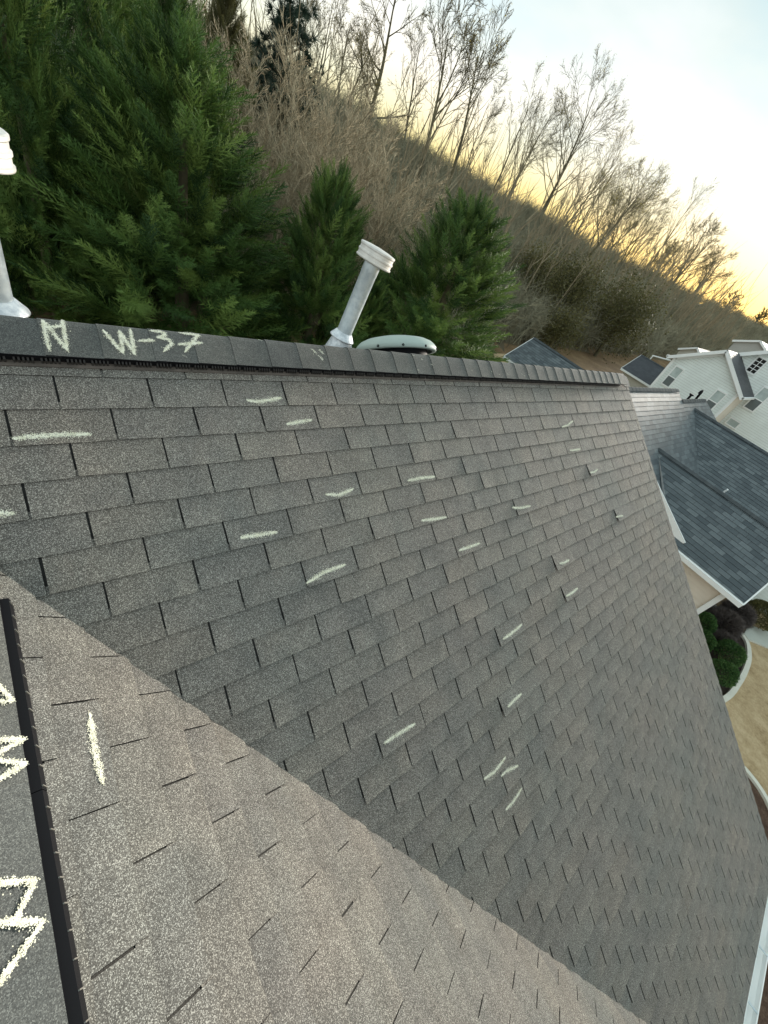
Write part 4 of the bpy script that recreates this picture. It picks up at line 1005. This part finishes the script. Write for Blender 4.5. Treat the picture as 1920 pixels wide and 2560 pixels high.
def cypress(name, label, az, d, el_top, rad, seed, mat='cypress', n=780, group=None, cat='tree', top_pow=0.85, spin=None):
    loc = polar(az, d); Ht = CAM.z + d * math.tan(R(el_top)) - loc[2]
    t = empty(name, loc, label=label, cat=cat, group=group)
    key = (seed, mat)
    if key not in crowns:
        V, F, T = cypress_crown(seed, 8.0, 2.5, n, top_pow=top_pow); crowns[key] = mesh_arrays('crown', V, F, [M[mat]], tone=T)
        mb = MB(); mb.tube([(0, 0, -0.2), (0.03, 0.02, 2.5), (0, 0.03, 5.0), (0, 0, 7.4)], [0.17, 0.13, 0.08, 0.02], 8); crowns[('t', seed, mat)] = mb.mesh('trunk', [M['bark']])
    for nm, me in (('crown', crowns[key]), ('trunk', crowns[('t', seed, mat)])):
        o = bpy.data.objects.new(nm, me); put(o, loc, t); o.scale = (rad / 2.5, rad / 2.5, Ht / 8.0); o.rotation_euler.z = spin if spin is not None else random.uniform(0, 6.28)
    return t
cypress('cypress_tree', 'largest dark green cypress, filling the view behind the ridge lettering', 74.5, 12.6, 3.6, 3.45, 11, n=900, top_pow=0.62)
cypress('cypress_tree', 'slender cypress between the largest cypress and the leaning flue pipe', 58.8, 13.5, -1.3, 2.2, 12, n=900, top_pow=0.62)
cypress('cypress_tree', 'broad bushy cypress standing behind the round roof vent', 42.8, 16.0, 1.3, 3.5, 13, n=930, top_pow=0.58)
cypress('cypress_tree', 'low cypress filling the gap right below the slender cypress', 52.0, 14.2, -9.5, 1.5, 12, n=840, top_pow=0.7)
cypress('cypress_tree', 'tall shaded cypress directly behind the left flue pipe', 87.5, 13.5, 5.0, 2.1, 13)
cypress('cypress_tree', 'tall cypress running off the top of the frame at the upper left', 82.0, 17.0, 9.5, 2.6, 11)
cypress('cypress_tree', 'tall yellow-green-tipped cypress rising just left of the largest cypress tip', 77.0, 19.5, 9.0, 2.4, 13)
cypress('cypress_tree', 'cypress at the extreme upper left corner of the view', 92.0, 16.5, 8.0, 2.6, 11)
cypress('evergreen_tree', 'dull olive-brown evergreen rising behind the tip of the largest cypress', 71.3, 25.0, 7.2, 2.3, 14, mat='olive', n=900)

# pine against the sky
def pine(label, az, d, el_top):
    loc = polar(az, d); Ht = CAM.z + d * math.tan(R(el_top)) - loc[2]; t = empty('pine_tree', loc, label=label, cat='tree'); g = np.random.default_rng(5)
    mb = MB(); mb.tube([(0, 0, -0.2), (0.1, 0, Ht * 0.5), (0.0, 0.1, Ht * 0.95)], [0.17, 0.12, 0.03], 8)
    tips = []
    for i in range(34):
        h = Ht * (0.45 + 0.52 * i / 34); a = i * 2.4; Lb = 1.9 * (1.15 - i / 34) * g.uniform(0.7, 1.1) + 0.2; e = g.uniform(0.05, 0.5)
        p1 = np.array([0.05, 0.05, h]); p2 = p1 + np.array([math.cos(a), math.sin(a), e]) * Lb * 0.6; p3 = p2 + np.array([math.cos(a), math.sin(a), e + 0.5]) * Lb * 0.4
        mb.tube([p1, p2, p3], [0.04, 0.025, 0.01], 5)
        for q in (0.45, 0.65, 0.85, 1.0):
            for _ in range(2): tips.append((p1 + (p3 - p1) * q + g.normal(0, 0.14, 3), (p3 - p1) / np.linalg.norm(p3 - p1) + g.normal(0, 0.4, 3)))
    mb.build('trunk', [M['bark']], t, loc=(0, 0, 0)).location = (0, 0, 0)
    V = []; F = []
    for i in range(46):
        a, e = g.uniform(0, 6.28), g.uniform(-0.1, 1.35); d_ = np.array([math.cos(a) * math.cos(e), math.sin(a) * math.cos(e), math.sin(e)]); s_ = np.cross(d_, [0.3, 0.5, 0.8]); s_ /= np.linalg.norm(s_); b = len(V)
        V += [s_ * 0.012, -s_ * 0.012, d_ * g.uniform(0.22, 0.36)]; F.append((b, b + 1, b + 2))
    pos = np.array([p for p, _ in tips]); dr_ = np.array([q for _, q in tips]); n = len(pos)
    V, F, T = scatter(np.array(V), np.array(F), pos, rot_from(dr_, g.uniform(0, 6, n)), g.uniform(0.8, 1.4, n), g.random(n))
    o = bpy.data.objects.new('crown', mesh_arrays('crown', V, F, [M['pine']], tone=T)); put(o, loc, t)
pine('dark blue-green pine with open crown against the pale sky', 66.0, 27.0, 7.6)

# leafless trees
def bare_tree(seed, H, spread=0.55, bole=0.35, stems=1, lean=(0, 0), r0=0.16, n1=10, n2=7, n3=5, n4=4, rmin=0.0125, up=0.35, buds=0.0):
    g = np.random.default_rng(seed); TR = ([], []); TW = ([], []); BD = ([], [])
    def prism(store, p0, p1, ra, rb, n=3):
        V, F = store; d = p1 - p0; d = d / (np.linalg.norm(d) + 1e-9); x = np.cross(d, [0.31, 0.52, 0.79]); x /= np.linalg.norm(x) + 1e-9; y = np.cross(d, x); b = len(V)
        ang = [2 * math.pi * i / n for i in range(n)]
        for i in ang: V.append(p0 + (x * math.cos(i) + y * math.sin(i)) * ra)
        if rb < 1e-4:
            V.append(p1)
            for i in range(n): F.append((b + i, b + (i + 1) % n, b + n))
        else:
            for i in ang: V.append(p1 + (x * math.cos(i) + y * math.sin(i)) * rb)
            for i in range(n):
                j = (i + 1) % n; F.append((b + i, b + j, b + n + j)); F.append((b + i, b + n + j, b + n + i))
    def path(p, d, L_, nseg, wob, upb):
        pts = [p]; d = d / np.linalg.norm(d)
        for _ in range(nseg):
            d = d + g.normal(0, wob, 3) + np.array([0, 0, upb]); d /= np.linalg.norm(d); pts.append(pts[-1] + d * L_ / nseg)
        return pts
    def at(pts, t):
        f = t * (len(pts) - 1); i = min(int(f), len(pts) - 2); return pts[i] + (pts[i + 1] - pts[i]) * (f - i), pts[i + 1] - pts[i]
    def branch_dir(d, ang):
        d = d / np.linalg.norm(d); v = np.cross(d, g.normal(0, 1, 3)); v /= np.linalg.norm(v); return d * math.cos(ang) + v * math.sin(ang)
    CH = {0: n1, 1: n2, 2: n3, 3: n4}
    def grow(p, d, L_, r, lev):
        nseg = (7, 5, 3, 2, 1)[lev]; pts = path(p, d, L_, nseg, (0.05, 0.09, 0.11, 0.13, 0.1)[lev], (0.03, up * 0.22, up * 0.2, up * 0.2, up * 0.1)[lev])
        store = TR if lev <= 1 else TW
        for i in range(nseg):
            ra = r * (1 - 0.82 * i / nseg); rb = r * (1 - 0.82 * (i + 1) / nseg)
            last = i == nseg - 1
            prism(store, pts[i], pts[i + 1], max(ra, rmin * 0.8), 0.0 if (last and lev >= 3) else max(rb, rmin * 0.6), 6 if lev == 0 else (4 if lev == 1 else 3))
        if lev == 4:
            if g.random() < buds:
                q = pts[-1]; b = len(BD[0])
                for _ in range(3):
                    b = len(BD[0]); o_ = g.normal(0, 0.12, 3); v1 = g.normal(0, 0.035, 3); v2 = g.normal(0, 0.035, 3); BD[0].extend([q + o_, q + o_ + v1, q + o_ + v2]); BD[1].append((b, b + 1, b + 2))
            return
        lo = bole if lev == 0 else 0.22
        for i in range(CH[lev]):
            t = lo + (1 - lo) * (i + g.random()) / CH[lev]; t = min(t, 0.99); q, dd = at(pts, t)
            ang = (spread * 1.2 * g.uniform(0.7, 1.25)) if lev == 0 else g.uniform(0.38, 0.82)
            l2 = L_ * (0.60 if lev == 0 else 0.60) * (1.12 - t * 0.66) * g.uniform(0.75, 1.15)
            grow(q, branch_dir(dd, ang), l2, max(rmin, r * (1 - 0.8 * t) * 0.58), lev + 1)
    for s_ in range(stems):
        a = s_ * 2 * math.pi / max(stems, 1) + g.uniform(0, 1); k_ = 0 if stems == 1 else g.uniform(0.12, 0.42)
        grow(np.array([math.cos(a) * 0.15 * (stems > 1), math.sin(a) * 0.15 * (stems > 1), -0.2]), np.array([lean[0] + math.cos(a) * k_, lean[1] + math.sin(a) * k_, 1.0]), H * g.uniform(0.88, 1.0), r0, 0)
    return TR, TW, BD
def place_bare(name, label, loc, H, seed, group=None, cat='tree', twig='bark', spin=0.0, **kw):
    TR, TW, BD = bare_tree(seed, H, **kw)
    t = empty(name, loc, label=label, cat=cat, group=group)
    nt = len(TW[1]); b0 = len(TW[0]); TW = (TW[0] + BD[0], TW[1] + [tuple(i + b0 for i in f) for f in BD[1]])
    for nm, (V, F), mt in (('trunk', TR, 'bark' if twig != 'twig_tan' else 'twig_tan'), ('crown', TW, twig)):
        if not F: continue
        V = np.array(V); F = np.array(F); T = np.random.default_rng(seed).random(len(F) // 12 + 1).repeat(12)[:len(F)]
        mi = None if nm == 'trunk' else [0] * nt + [1] * (len(F) - nt)
        o = bpy.data.objects.new(nm, mesh_arrays(nm, V, F, [M[mt], M['bud']], mi, tone=T)); put(o, loc, t); o.rotation_euler.z = spin
    return t
def on_slope(az, el):
    """distance at which the terrain is seen at this elevation"""
    for d in np.linspace(17, 300, 3000):
        x, y = CAM.x + d * math.cos(R(az)), CAM.y + d * math.sin(R(az)); z = float(terrain(x, y))
        if math.degrees(math.atan2(z - CAM.z, d)) >= el or y > 44: return d
    return 200
BT = [ # name, label, az, base el, top el, kwargs
 ('bare_tree', 'widest bare tree with a many-forked crown left of the slim trunks', 57.3, 3.4, 11.6, dict(spread=0.85, bole=0.10, n1=13, buds=.15, r0=.26, rmin=.018, up=.22)),
 ('bare_tree', 'short fan-shaped bare tree at the edge of the pine', 63.0, 2.6, 8.6, dict(spread=0.7, bole=0.1, stems=3, n1=7, r0=.1)),
 ('bare_tree', 'slim bare tree leaning left of the lone tufted tree, trunk crossing the hillside', 51.0, -4.5, 11.4, dict(spread=0.55, bole=0.5, n1=10, lean=(.03, .02), r0=.2, rmin=.016)),
 ('bare_tree', 'lone slim bare tree with a small tuft of branches only at its top', 47.3, -2.3, 11.6, dict(spread=0.5, bole=0.70, n1=10, n2=6, r0=.20, rmin=.016)),
 ('bare_tree', 'short thin bare tree close to the right of the lone tufted tree', 45.8, 1.8, 8.3, dict(spread=0.5, bole=0.2, n1=9, r0=.1)),
 ('bare_tree', 'thin broken-topped bare trunk between two fuller bare trees', 42.6, -1.0, 9.0, dict(spread=0.4, bole=0.45, n1=7, n2=4, r0=.14)),
 ('bare_tree', 'slanting two-stemmed bare tree above the broad bushy cypress', 40.6, 1.5, 9.6, dict(spread=0.5, bole=0.3, stems=2, n1=8, r0=.13, buds=.3)),
 ('bare_tree', 'tall forked bare tree with olive buds, highest of the right-hand skyline group', 36.3, 1.0, 11.4, dict(spread=0.65, bole=0.25, stems=2, n1=10, r0=.2, rmin=.018, up=.25, buds=.5)),
 ('bare_tree', 'bare tree with olive buds leaning out right of the tall forked one', 33.6, 0.8, 9.6, dict(spread=0.55, bole=0.35, n1=9, lean=(.05, -.05), r0=.15, buds=.6)),
 ('bare_tree', 'strongly leaning dark bare tree reaching right over the brushy slope', 30.6, -3.9, 7.4, dict(spread=0.6, bole=0.4, n1=9, lean=(.20, -.17), r0=.22, buds=.5)),
 ('bare_tree', 'rounded budding tree on the crest right of the leaning dark tree', 28.5, 0.6, 8.4, dict(spread=0.7, bole=0.15, stems=3, n1=8, r0=.12, buds=.8)),
 ('bare_tree', 'budding tree filling the skyline below the thin feathery pole', 25.8, 0.6, 6.9, dict(spread=0.7, bole=0.15, stems=2, n1=8, r0=.15, buds=.8)),
 ('bare_tree', 'thin feathery pole-like bare tree alone against the bright sky', 23.2, 0.7, 8.2, dict(spread=0.35, bole=0.4, n1=8, n2=5, r0=.16)),
 ('bare_tree', 'dome-shaped spreading tree against the sunset glow', 20.0, 0.8, 6.6, dict(spread=0.85, bole=0.12, stems=2, n1=10, r0=.3, rmin=.03, buds=.8)),
 ('bare_tree', 'spreading tree leaning into the glow at the right end of the skyline row', 17.6, 0.8, 5.2, dict(spread=0.85, bole=0.12, stems=2, n1=9, r0=.3, rmin=.03, buds=.8)),
 ('bare_tree', 'small golden-lit bush-like tree on the far crest right of the spreading trees', 14.2, 0.9, 2.9, dict(spread=0.8, bole=0.1, stems=3, n1=7, r0=.2, rmin=.04, buds=.8)),
 ('bare_tree', 'short bare tree with a fan crown between the pine and the widest bare tree', 60.3, 2.8, 8.0, dict(spread=0.7, bole=0.15, stems=2, n1=8, r0=.12)),
 ('bare_tree', 'tall slim bare tree close behind the slim left-leaning one', 53.0, 1.8, 10.2, dict(spread=0.55, bole=0.3, n1=9, r0=.14)),
 ('bare_tree', 'wide budding tree just above the trunk of the leaning dark tree', 31.8, 0.8, 7.4, dict(spread=0.8, bole=0.15, stems=2, n1=9, r0=.14, buds=.6)),
 ('bare_tree', 'low budding thicket-like tree right of the rounded budding tree', 27.0, 0.6, 6.0, dict(spread=0.85, bole=0.1, stems=3, n1=8, r0=.14, rmin=.022, buds=.8)),
 ('bare_tree', 'low lacy tree glowing yellow left of the dome-shaped spreading tree', 21.8, 0.7, 4.6, dict(spread=0.85, bole=0.1, stems=3, n1=8, r0=.16, rmin=.025, buds=.8)),
 ('bare_tree', 'tiny golden tree on the crest above the grey house, nearest the frame edge', 11.2, 1.0, 2.6, dict(spread=0.8, bole=0.1, stems=3, n1=7, r0=.25, rmin=.05, buds=.8)),
]
for i, (nm, lb, az, e0, e1, kw) in enumerate(BT):
    d = on_slope(az, e0); loc = polar(az, d); Ht = CAM.z + d * math.tan(R(e1)) - loc[2]
    kw['buds'] = min(0.9, kw.get('buds', 0.0) + 0.25)
    place_bare(nm, lb, loc, Ht, 100 + i, **kw)
# tan thicket behind the cypresses
TH = [('tallest tan-twigged bare shrub behind the slender cypress', 60.5, 21.0, 1.9), ('tan-twigged bare shrub against the largest cypress', 65.0, 19.0, 0.6),
      ('tan-twigged bare shrub at the foot of the pine', 67.5, 22.0, 2.6), ('pale tan shrub right of the slender cypress tip', 56.0, 20.0, -0.3),
      ('thin grey-tan shrub between the slender cypress and the broad cypress', 51.0, 22.0, -2.2), ('tan shrub under the widest bare tree', 57.5, 25.5, 2.6), ('low tan shrub left of the broad bushy cypress', 47.5, 21.0, -4.5)]
for i, (lb, az, d, e1) in enumerate(TH):
    loc = polar(az, d); Ht = CAM.z + d * math.tan(R(e1)) - loc[2]
    place_bare('bare_shrub', lb, loc, Ht, 300 + i, cat='shrub', group='tan bare shrubs behind the cypresses', twig='twig_tan' if i < 4 or i == 5 else 'twig_brown', spread=0.6, bole=0.08, stems=5, n1=9, n2=6, n3=5, n4=3, r0=0.06, rmin=0.010, up=0.5)
# olive-leafed trees on the slope
def leafy(label, az, d, el_top, rad, seed, n=2600):
    loc = polar(az, d); Ht = CAM.z + d * math.tan(R(el_top)) - loc[2]; g = np.random.default_rng(seed); t = empty('leafy_tree', loc, label=label, cat='tree')
    mb = MB(); mb.tube([(0, 0, -0.2), (0.1, 0.05, Ht * 0.45), (0.2, 0.0, Ht * 0.8)], [0.2, 0.13, 0.04], 7)
    for i in range(9):
        a = i * 2.4; h = Ht * (0.25 + 0.06 * i); mb.tube([(0.1, 0, h), (math.cos(a) * rad * 0.4, math.sin(a) * rad * 0.4, h + Ht * 0.12), (math.cos(a) * rad * 0.7, math.sin(a) * rad * 0.7, h + Ht * 0.2)], [0.06, 0.04, 0.012], 5)
    mb.build('trunk', [M['bark']], t, loc=(0, 0, 0)).location = (0, 0, 0)
    nc = 46; cen = g.normal(0, 1, (nc, 3)); cen /= np.linalg.norm(cen, axis=1, keepdims=True); cen *= (g.random((nc, 1)) ** 0.4)
    cen = cen * np.array([rad, rad, Ht * 0.40]) * 0.85 + np.array([0, 0, Ht * 0.58])
    idx = g.integers(0, nc, n); pos = cen[idx] + g.normal(0, 1, (n, 3)) * rad * 0.27
    V0 = np.array([[-.5, 0, 0], [0.5, 0, 0], [0, 0, 1.0], [0.35, 0.3, 0.5]]); F0 = np.array([[0, 1, 2], [0, 3, 2]])
    V, F, T = scatter(V0, F0, pos, rot_from(g.normal(0, 1, (n, 3)), g.uniform(0, 6, n)), g.uniform(0.07, 0.15, n) * (d / 40), g.random(nc)[idx])
    o = bpy.data.objects.new('crown', mesh_arrays('crown', V, F, [M['olive']], tone=T)); put(o, loc, t)
leafy('olive-leafed tree mid-slope below the leaning dark tree', 29.3, 47.0, 0.7, 3.0, 1, 9000)
leafy('large olive-green tree at the right end of the brushy slope', 22.3, 52.0, 0.4, 3.6, 2, 10000)
leafy('low grey-green shrubby tree behind the blue-grey outbuilding', 27.6, 40.0, -4.6, 2.0, 3, 4800)
leafy('olive-leafed tree just right of the broad bushy cypress', 34.0, 43.0, -0.6, 2.4, 4, 6500)

# brush covering the hillside: nobody could count it
def brush_tpl(seed, ns=11):
    TR, TW, BD = [], [], None; g = np.random.default_rng(seed); V = []; F = []
    def spike(p, q, w):
        d = q - p; x = np.cross(d, [0.3, 0.5, 0.8]); x /= np.linalg.norm(x) + 1e-9; y = np.cross(d, x); y /= np.linalg.norm(y) + 1e-9; b = len(V)
        V.extend([p + x * w, p - x * w * 0.5 + y * w * 0.87, p - x * w * 0.5 - y * w * 0.87, q]); F.extend([(b, b + 1, b + 3), (b + 1, b + 2, b + 3), (b + 2, b, b + 3)])
    for i in range(ns):
        a = g.uniform(0, 6.28); k_ = g.uniform(0.1, 0.55); d = np.array([math.cos(a) * k_, math.sin(a) * k_, 1.0]) * g.uniform(0.65, 1.05); p = np.array([g.normal(0, 0.12), g.normal(0, 0.12), -0.05])
        spike(p, p + d, 0.011)
        for j in range(6):
            t = g.uniform(0.25, 0.95); q = p + d * t; e = d * 0.35 + g.normal(0, 0.26, 3); e[2] = abs(e[2]) * 0.9; e *= g.uniform(0.4, 0.8); spike(q, q + e, 0.006)
            for _ in range(3):
                u_ = g.uniform(0.3, 0.95); f_ = e * 0.45 + g.normal(0, 0.10, 3); b = len(V); w = np.cross(f_, [0.2, 0.9, 0.3]); w /= np.linalg.norm(w) + 1e-9
                V.extend([q + e * u_ - w * 0.005, q + e * u_ + w * 0.005, q + e * u_ + f_]); F.append((b, b + 1, b + 2))
    return np.array(V), np.array(F)
def brush(n, xlo, xhi, smin, smax, mat, seed, power=1.0, tlo=0.0, thi=1.05):
    g = np.random.default_rng(seed); parts = []
    for k_ in range(3):
        m = n // 3; x = xlo + (xhi - xlo) * g.random(m) ** power; yb = np.interp(x, XB, YB); y = yb + (42 - yb) * (tlo + (thi - tlo) * g.random(m))
        pos = np.stack([x, y, terrain(x, y)], 1); d = np.stack([g.normal(0, 0.14, m), g.normal(0, 0.14, m), np.ones(m)], 1)
        parts.append(scatter(*brush_tpl(seed * 10 + k_), pos, rot_from(d, g.uniform(0, 6.28, m)), g.uniform(smin, smax, m) * (1 - 0.35 * np.clip((y - yb) / (42 - yb), 0, 1)), g.random(m)))
    V = np.concatenate([p[0] for p in parts]); off = np.cumsum([0] + [len(p[0]) for p in parts]); F = np.concatenate([p[1] + o for p, o in zip(parts, off)]); T = np.concatenate([p[2] for p in parts])
    o = bpy.data.objects.new('hillside_brush', mesh_arrays('hillside_brush', V, F, [M[mat]], tone=T)); put(o, (0, 0, 0)); return tag(o, kind='stuff', label='leafless brown brush covering the wooded hillside', cat='brush')
brush(2700, 2, 62, 1.6, 3.8, 'twig_brown', 3, 1.0, 0.04, 1.03)
brush(1700, 55, 300, 2.2, 4.6, 'twig_brown', 4, 1.6, 0.03, 1.03)

def crest(n, xlo, xhi, smin, smax, mat, seed, power=1.0):
    brush(n, xlo, xhi, smin, smax, mat, seed, power, 0.93, 1.06)
crest(130, 8, 90, 1.6, 3.2, 'twig_brown', 6)
crest(300, 80, 330, 2.2, 4.5, 'twig_brown', 7, 1.3)
def saplings(n, seed):
    g = np.random.default_rng(seed); MBs = MB()
    for _ in range(n):
        x = 8 + 110 * g.random() ** 1.4; yb = float(np.interp(x, XB, YB)); y = yb + (42 - yb) * g.uniform(0.06, 0.9); z = float(terrain(x, y)); h = g.uniform(3.5, 8.0) * (1 + x / 150); l = g.normal(0, 0.13, 2)
        p = [(x + l[0] * h * t * t, y + l[1] * h * t * t, z + h * t - 0.2) for t in (0, 0.35, 0.7, 1.0)]; r = g.uniform(0.035, 0.07) * (1 + x / 100)
        MBs.tube(p, [r, r * 0.8, r * 0.5, r * 0.12], 4)
        for _ in range(5):
            t = g.uniform(0.4, 0.9); q = np.array([x + l[0] * h * t * t, y + l[1] * h * t * t, z + h * t]); d_ = g.normal(0, 0.5, 3); d_[2] = abs(d_[2]) + 0.7; MBs.tube([q, q + d_ * h * 0.14, q + d_ * h * 0.22 + np.array([0, 0, 0.2])], [r * 0.4, r * 0.25, r * 0.08], 3)
    o = MBs.build('hillside_saplings', [M['twig_tan']], loc=(0, 0, 0)); tag(o, kind='stuff', label='thin pale leafless saplings scattered through the hillside brush', cat='saplings')
saplings(300, 21)

# clipped shrubs in the curved bed
def leaf_shrub(name, label, x, y, rx, rz, mat, seed, n=3600, kind='leaf'):
    g = np.random.default_rng(seed); loc = (x, y, ZG + 0.03); t = empty(name, loc, label=label, cat='shrub')
    d = g.normal(0, 1, (n, 3)); d[:, 2] = np.abs(d[:, 2]) * 1.05 - 0.25; d /= np.linalg.norm(d, axis=1, keepdims=True)
    bump = 1 + 0.025 * np.sin(5 * d[:, 0] + seed) + 0.025 * np.sin(6 * d[:, 1] + 2 * seed) + 0.02 * np.sin(9 * d[:, 2] + seed)
    pos = d * np.array([rx, rx, rz]) * bump[:, None] * (0.80 + 0.20 * g.random(n))[:, None] + np.array([0, 0, rz * 0.72])
    if kind == 'leaf':
        V0 = np.array([[-.45, 0, 0], [0.45, 0, 0], [0, 0.1, 1.0]]); F0 = np.array([[0, 1, 2]]); sc = g.uniform(0.028, 0.052, n)
    else:
        V0 = np.array([[-.05, 0, 0], [0.05, 0, 0], [0, 0.02, 1.0], [0.30, 0.1, 0.8], [-.28, -.1, 0.85]]); F0 = np.array([[0, 1, 2], [0, 1, 3], [1, 0, 4]]); sc = g.uniform(0.14, 0.26, n); pos = pos * np.array([0.82, 0.82, 0.85])
    dd = d + g.normal(0, 0.6 if kind == 'leaf' else 0.35, (n, 3)); V, F, T = scatter(V0, F0, pos, rot_from(dd, g.uniform(0, 6, n)), sc, g.random(n))
    o = bpy.data.objects.new('crown', mesh_arrays('crown', V, F, [M[mat]], tone=T)); put(o, loc, t)
    mb = MB()
    for i in range(9):
        a = i * 0.7; mb.tube([(0, 0, -0.03), (math.cos(a) * rx * 0.4, math.sin(a) * rx * 0.4, rz * 0.6), (math.cos(a) * rx * 0.72, math.sin(a) * rx * 0.72, rz * (0.8 + 0.5 * (i % 2)))], [0.02, 0.014, 0.006], 5)
    o = mb.build('stem', [M['bark']], t, loc=(0, 0, 0)); o.location = (0, 0, 0)
leaf_shrub('boxwood_shrub', 'green clipped shrub nearest the roof edge at the tip of the curved bed', 13.10, -4.92, 0.37, 0.42, 'boxwood', 1)
leaf_shrub('boxwood_shrub', 'largest green clipped shrub beside the white bed edging', 14.32, -4.86, 0.40, 0.43, 'boxwood', 2)
leaf_shrub('boxwood_shrub', 'green shrub half hidden by the roof edge in the middle of the bed', 13.78, -4.14, 0.33, 0.40, 'boxwood', 3)
leaf_shrub('boxwood_shrub', 'dark shaded green shrub below the pale wall corner', 14.78, -3.92, 0.36, 0.40, 'boxwood', 4)
leaf_shrub('bare_shrub', 'larger grey leafless round shrub in the centre of the bed', 15.72, -4.38, 0.50, 0.48, 'twig_grey', 5, 3200, 'twig')
leaf_shrub('bare_shrub', 'grey leafless round shrub next to the concrete walk', 17.0, -4.55, 0.48, 0.48, 'twig_grey', 6, 3000, 'twig')
leaf_shrub('bare_shrub', 'dark leafless shrub against the pale wing under the eave', 15.95, -3.45, 0.42, 0.40, 'twig_grey', 7, 2200, 'twig')
leaf_shrub('olive_shrub', 'olive-brown rounded shrub at the far end of the bed by the walk', 18.05, -5.12, 0.56, 0.56, 'olive', 8, 9000)
leaf_shrub('bare_shrub', 'low grey shrub between the grey round shrub and the largest green shrub', 14.98, -4.66, 0.34, 0.24, 'twig_grey', 9, 1500, 'twig')
